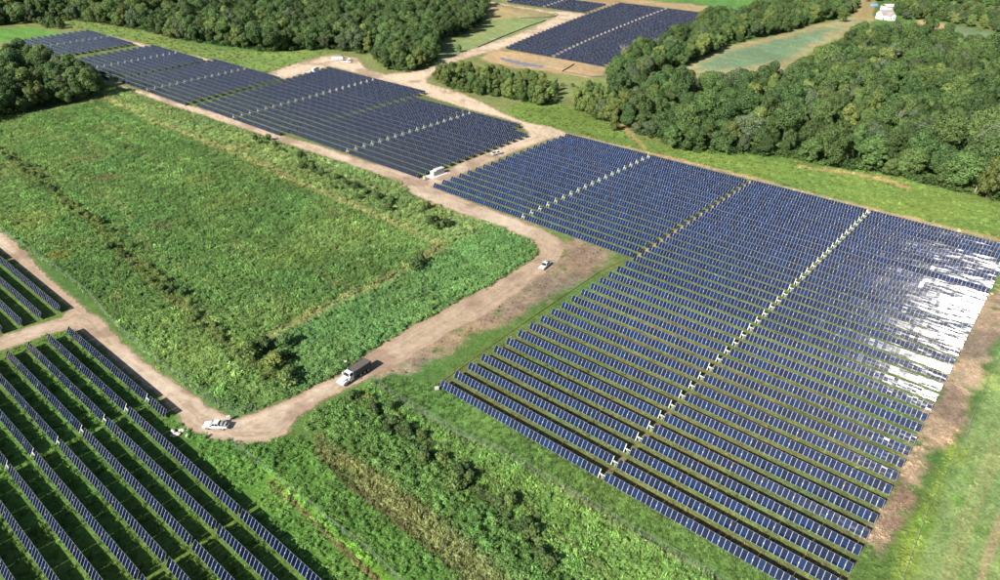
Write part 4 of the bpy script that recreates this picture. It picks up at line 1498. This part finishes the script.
steel_box((229, 420.5), 0.9, 0.9, 'white box on a stand beside the lower dirt road bend')
steel_box((437, 391), 1.0, 0.8, 'small white box at the near corner of the big array')
steel_box((424, 180.5), 0.8, 1.5, 'narrow white box beside the inverter pad')
steel_box((296, 75), 1.6, 1.4, 'squat white box beside the far dirt yard')
steel_box((306, 74), 2.0, 1.0, 'low white skid next to the far inverter')
steel_box((346, 365), 0.7, 0.9, 'small pale box standing in for a gate brace in the weeds beside the truck')  # simple box in place of a grey gate brace lying there


def slab(p, L, label, rz):
    x0, y0 = g1(*p)
    b = MB()
    b.box(-L / 2, L / 2, -.7, .7, 0.0, .45, top=(-L / 2 + .1, L / 2 - .1, -.6, .6))
    o = b.build('concrete_slab', M['concrete'], None, (x0, y0, 0), (0, 0, rz), bevel=.04)
    tag(o, label, 'slab')


slab((330.5, 163.2), 4.0, 'pale concrete slab lying on the verge, nearer the far track', heading((328, 162.5), (334, 164.5)))
slab((340.5, 166.4), 4.6, 'pale concrete slab lying on the verge, nearer the junction', heading((336, 165), (345, 168)))


def rock_pile(p, n, label):
    x0, y0 = g1(*p)
    root = thing('rock_pile', label, 'rock pile', (x0, y0, 0), 0)
    for k in range(n):
        bm = bmesh.new()
        bmesh.ops.create_icosphere(bm, subdivisions=1, radius=random.uniform(.35, .75))
        for v in bm.verts:
            v.co *= random.uniform(.75, 1.2)
            v.co.z *= .7
        me = bpy.data.meshes.new('rock')
        bm.to_mesh(me)
        bm.free()
        me.materials.append(M['rock'])
        put('rock', me, root, (random.gauss(0, 1.2), random.gauss(0, .8), .2))


rock_pile((178, 433.5), 14, 'heap of grey stones at the end of the first shaded row')

# ------------------------------------------------------------------ fences
def fence(px_line, label, name='wire_fence', spacing=3.2, height=2.0, mat=None, pieces='wire'):
    L = G(px_line)
    pts = []
    for a, b in zip(L[:-1], L[1:]):
        n = max(1, int(np.linalg.norm(b - a) / spacing))
        pts += [a + (b - a) * k / n for k in range(n)]
    pts.append(L[-1])
    x0, y0 = pts[0]
    root = thing(name, label, 'fence', (float(x0), float(y0), 0))
    pm = MB()
    pm.tube((0, 0, -.1), (0, 0, height), .035, 6)
    pme = pm.mesh('post', M['steel'] if pieces == 'wire' else M['bark'])
    for q in pts:
        put('post', pme, root, (float(q[0] - x0), float(q[1] - y0), 0))
    w = MB()
    for a, b in zip(pts[:-1], pts[1:]):
        A, B = (a[0] - x0, a[1] - y0), (b[0] - x0, b[1] - y0)
        if pieces == 'wire':
            for k in range(5):
                z = .25 + k * (height - .28) / 4
                w.tube((*A, z), (*B, z), .010 if k < 4 else .02, 3, caps=False)
        else:
            d = Vector((B[0] - A[0], B[1] - A[1], 0)).normalized()
            nrm = Vector((-d.y, d.x, 0)) * .025
            a3, b3 = Vector((*A, 0)), Vector((*B, 0))
            up = Vector((0, 0, height * .9))
            w.add([a3 - nrm, b3 - nrm, b3 + nrm, a3 + nrm, a3 - nrm + up, b3 - nrm + up, b3 + nrm + up, a3 + nrm + up], [(0, 1, 5, 4), (2, 3, 7, 6), (4, 5, 6, 7)])
    o = w.build('fence_wires' if pieces == 'wire' else 'netting', mat or M['wire'], root)
    if pieces == 'wire':
        o['kind'] = 'stuff'


fence([(236, 448), (250, 459), (282, 485), (331, 525), (367, 552), (405, 588)], 'thin wire fence between the shaded rows and the green band')
fence([(-20, 214), (19, 245), (48, 264), (72, 281), (92, 298), (107, 317), (130, 340), (160, 365), (190, 385), (215, 405), (238, 416), (256, 411)], 'thin wire fence along the meadow side of the lower road')
fence([(370, 380), (390, 395), (425, 415), (457, 435), (500, 453), (550, 482.5), (600, 512.5), (650, 542.5), (712, 577), (740, 594)], 'grey wire fence along the front of the big array')
fence([(1006, 342), (1000, 357), (987, 382), (970, 422), (965, 442), (947, 472), (925, 517), (900, 585)], 'wire fence between the soil strip and the mown grass')
fence([(436, 387), (470, 362), (505, 336.5), (545, 309), (600, 272), (631, 257)], 'low orange netting along the row ends of the big array', 'netting_fence', 4, .4, M['orange'], 'net')
fence([(562, 71.5), (567, 69), (574, 64.5)], 'black silt fence stub below the distant array', 'silt_fence', 3, .9, M['silt'], 'net')
fence([(562, 72), (575, 74), (592, 77), (604, 76.5)], 'black silt fence curving around the green seeded patch', 'silt_fence', 3, .8, M['silt'], 'net')
fence([(478, 47.5), (500, 38), (530, 26), (546, 20.5)], 'dark silt fence along the grassy mound beside the dirt road', 'silt_fence', 4, .8, M['silt'], 'net')
fence([(520, 18.5), (545, 17.5), (556, 16.5), (558, 14.5), (554, 13)], 'dark silt fence hooking around the tip of the mound', 'silt_fence', 4, .8, M['silt'], 'net')


def pole(p, h, label):
    x0, y0 = g1(*p)
    root = thing('gate_post', label, 'post', (x0, y0, 0))
    b = MB()
    b.tube((0, 0, -.1), (0, 0, h), .14, 8, .11)
    b.build('shaft', M['bark'], root)
    c = MB()
    c.box(-.2, .2, -.2, .2, h, h + .08)
    c.build('cap', M['steel'], root)


pole((402, 187), 3.2, 'wooden post at the corner of the road junction')


# ------------------------------------------------------------------ farmhouse
def gable(root, x0, x1, y0, y1, h, rh, along='x'):
    w = MB()
    w.box(x0, x1, y0, y1, 0, h)
    ym, xm = (y0 + y1) / 2, (x0 + x1) / 2
    if along == 'x':
        w.add([(x0, y0, h), (x0, y1, h), (x0, ym, h + rh)], [(0, 1, 2)])
        w.add([(x1, y0, h), (x1, y1, h), (x1, ym, h + rh)], [(2, 1, 0)])
    else:
        w.add([(x0, y0, h), (x1, y0, h), (xm, y0, h + rh)], [(0, 1, 2)])
        w.add([(x0, y1, h), (x1, y1, h), (xm, y1, h + rh)], [(2, 1, 0)])
    w.build('wall', M['siding'], root)
    r_ = MB()
    e, t = .5, .2
    if along == 'x':
        r_.prism([(y0 - e, h - e * rh / (ym - y0)), (ym, h + rh), (y1 + e, h - e * rh / (ym - y0)), (y1 + e, h - e * rh / (ym - y0) + t), (ym, h + rh + t), (y0 - e, h - e * rh / (ym - y0) + t)], x0 - e, x1 + e)
        r_.v = [(b, a, c) for a, b, c in r_.v]
    else:
        r_.prism([(x0 - e, h - e * rh / (xm - x0)), (xm, h + rh), (x1 + e, h - e * rh / (xm - x0)), (x1 + e, h - e * rh / (xm - x0) + t), (xm, h + rh + t), (x0 - e, h - e * rh / (xm - x0) + t)], y0 - e, y1 + e)
    r_.build('roof', M['roof'], root)


x0, y0 = g1(884, 19)
hs = thing('farmhouse', 'white farmhouse with grey gable roofs beyond the wood', 'house', (x0, y0, 0), 0.25)
gable(hs, -7, 7, -4.5, 4.5, 5.6, 3.2, 'x')
gable(hs, -3, 4, -11, -4.4, 4.6, 2.6, 'y')
for xa in (-1.8, 1.6):
    b = MB()
    b.box(xa, xa + 1.1, -11.06, -11.003, 1.4, 2.9)
    wdw = b.build('window', M['siding'], hs)
    c = MB()
    c.box(xa + .1, xa + 1.0, -11.09, -11.063, 1.5, 2.8)
    c.build('pane', M['carglass'], wdw)
for xa in (-6, 4.8):
    b = MB()
    b.box(xa, xa + 1.1, -4.56, -4.503, 3.4, 4.9)
    wdw = b.build('window', M['siding'], hs)
    c = MB()
    c.box(xa + .1, xa + 1.0, -4.59, -4.563, 3.5, 4.8)
    c.build('pane', M['carglass'], wdw)
b = MB()
b.box(-5.2, -4.2, -4.56, -4.503, 0, 2.1)
b.build('door', M['teal'], hs)
b = MB()
b.box(2.5, 3.3, -.4, .4, 7.5, 9.8)
b.build('chimney', M['concrete'], hs)
x0, y0 = g1(890, 10)
sh = thing('barn', 'long white roofed barn behind the farmhouse', 'barn', (x0, y0, 0), 0.25)
b = MB()
b.box(-9, 9, -5, 5, 0, 4)
b.build('wall', M['siding'], sh)
b = MB()
b.prism([(-5.6, 3.8), (0, 6.2), (5.6, 3.8), (5.6, 4.0), (0, 6.4), (-5.6, 4.0)], -9.5, 9.5)
b.v = [(q, a, c) for a, q, c in b.v]
b.build('roof', M['concrete'], sh)
b = MB()
b.box(-2, 2, -5.06, -5.003, 0, 3.4)
b.build('door', M['steel'], sh)
x0, y0 = g1(874, 6)
bt = thing('covered_stack', 'stack under a blue tarp beside the white barn', 'tarp stack', (x0, y0, 0), 0.2)
b = MB()
b.box(-4, 4, -2, 2, 0, 2.4, top=(-3.4, 3.4, -1.2, 1.2))
b.build('tarp', M['bluetarp'], bt, bevel=.2)
b = MB()
b.box(-4.2, 4.2, -2.2, 2.2, -.05, .25)
b.build('pallet_base', M['bark'], bt)
print('trackers', N_TRACK[0], 'objects', len(scene.objects))
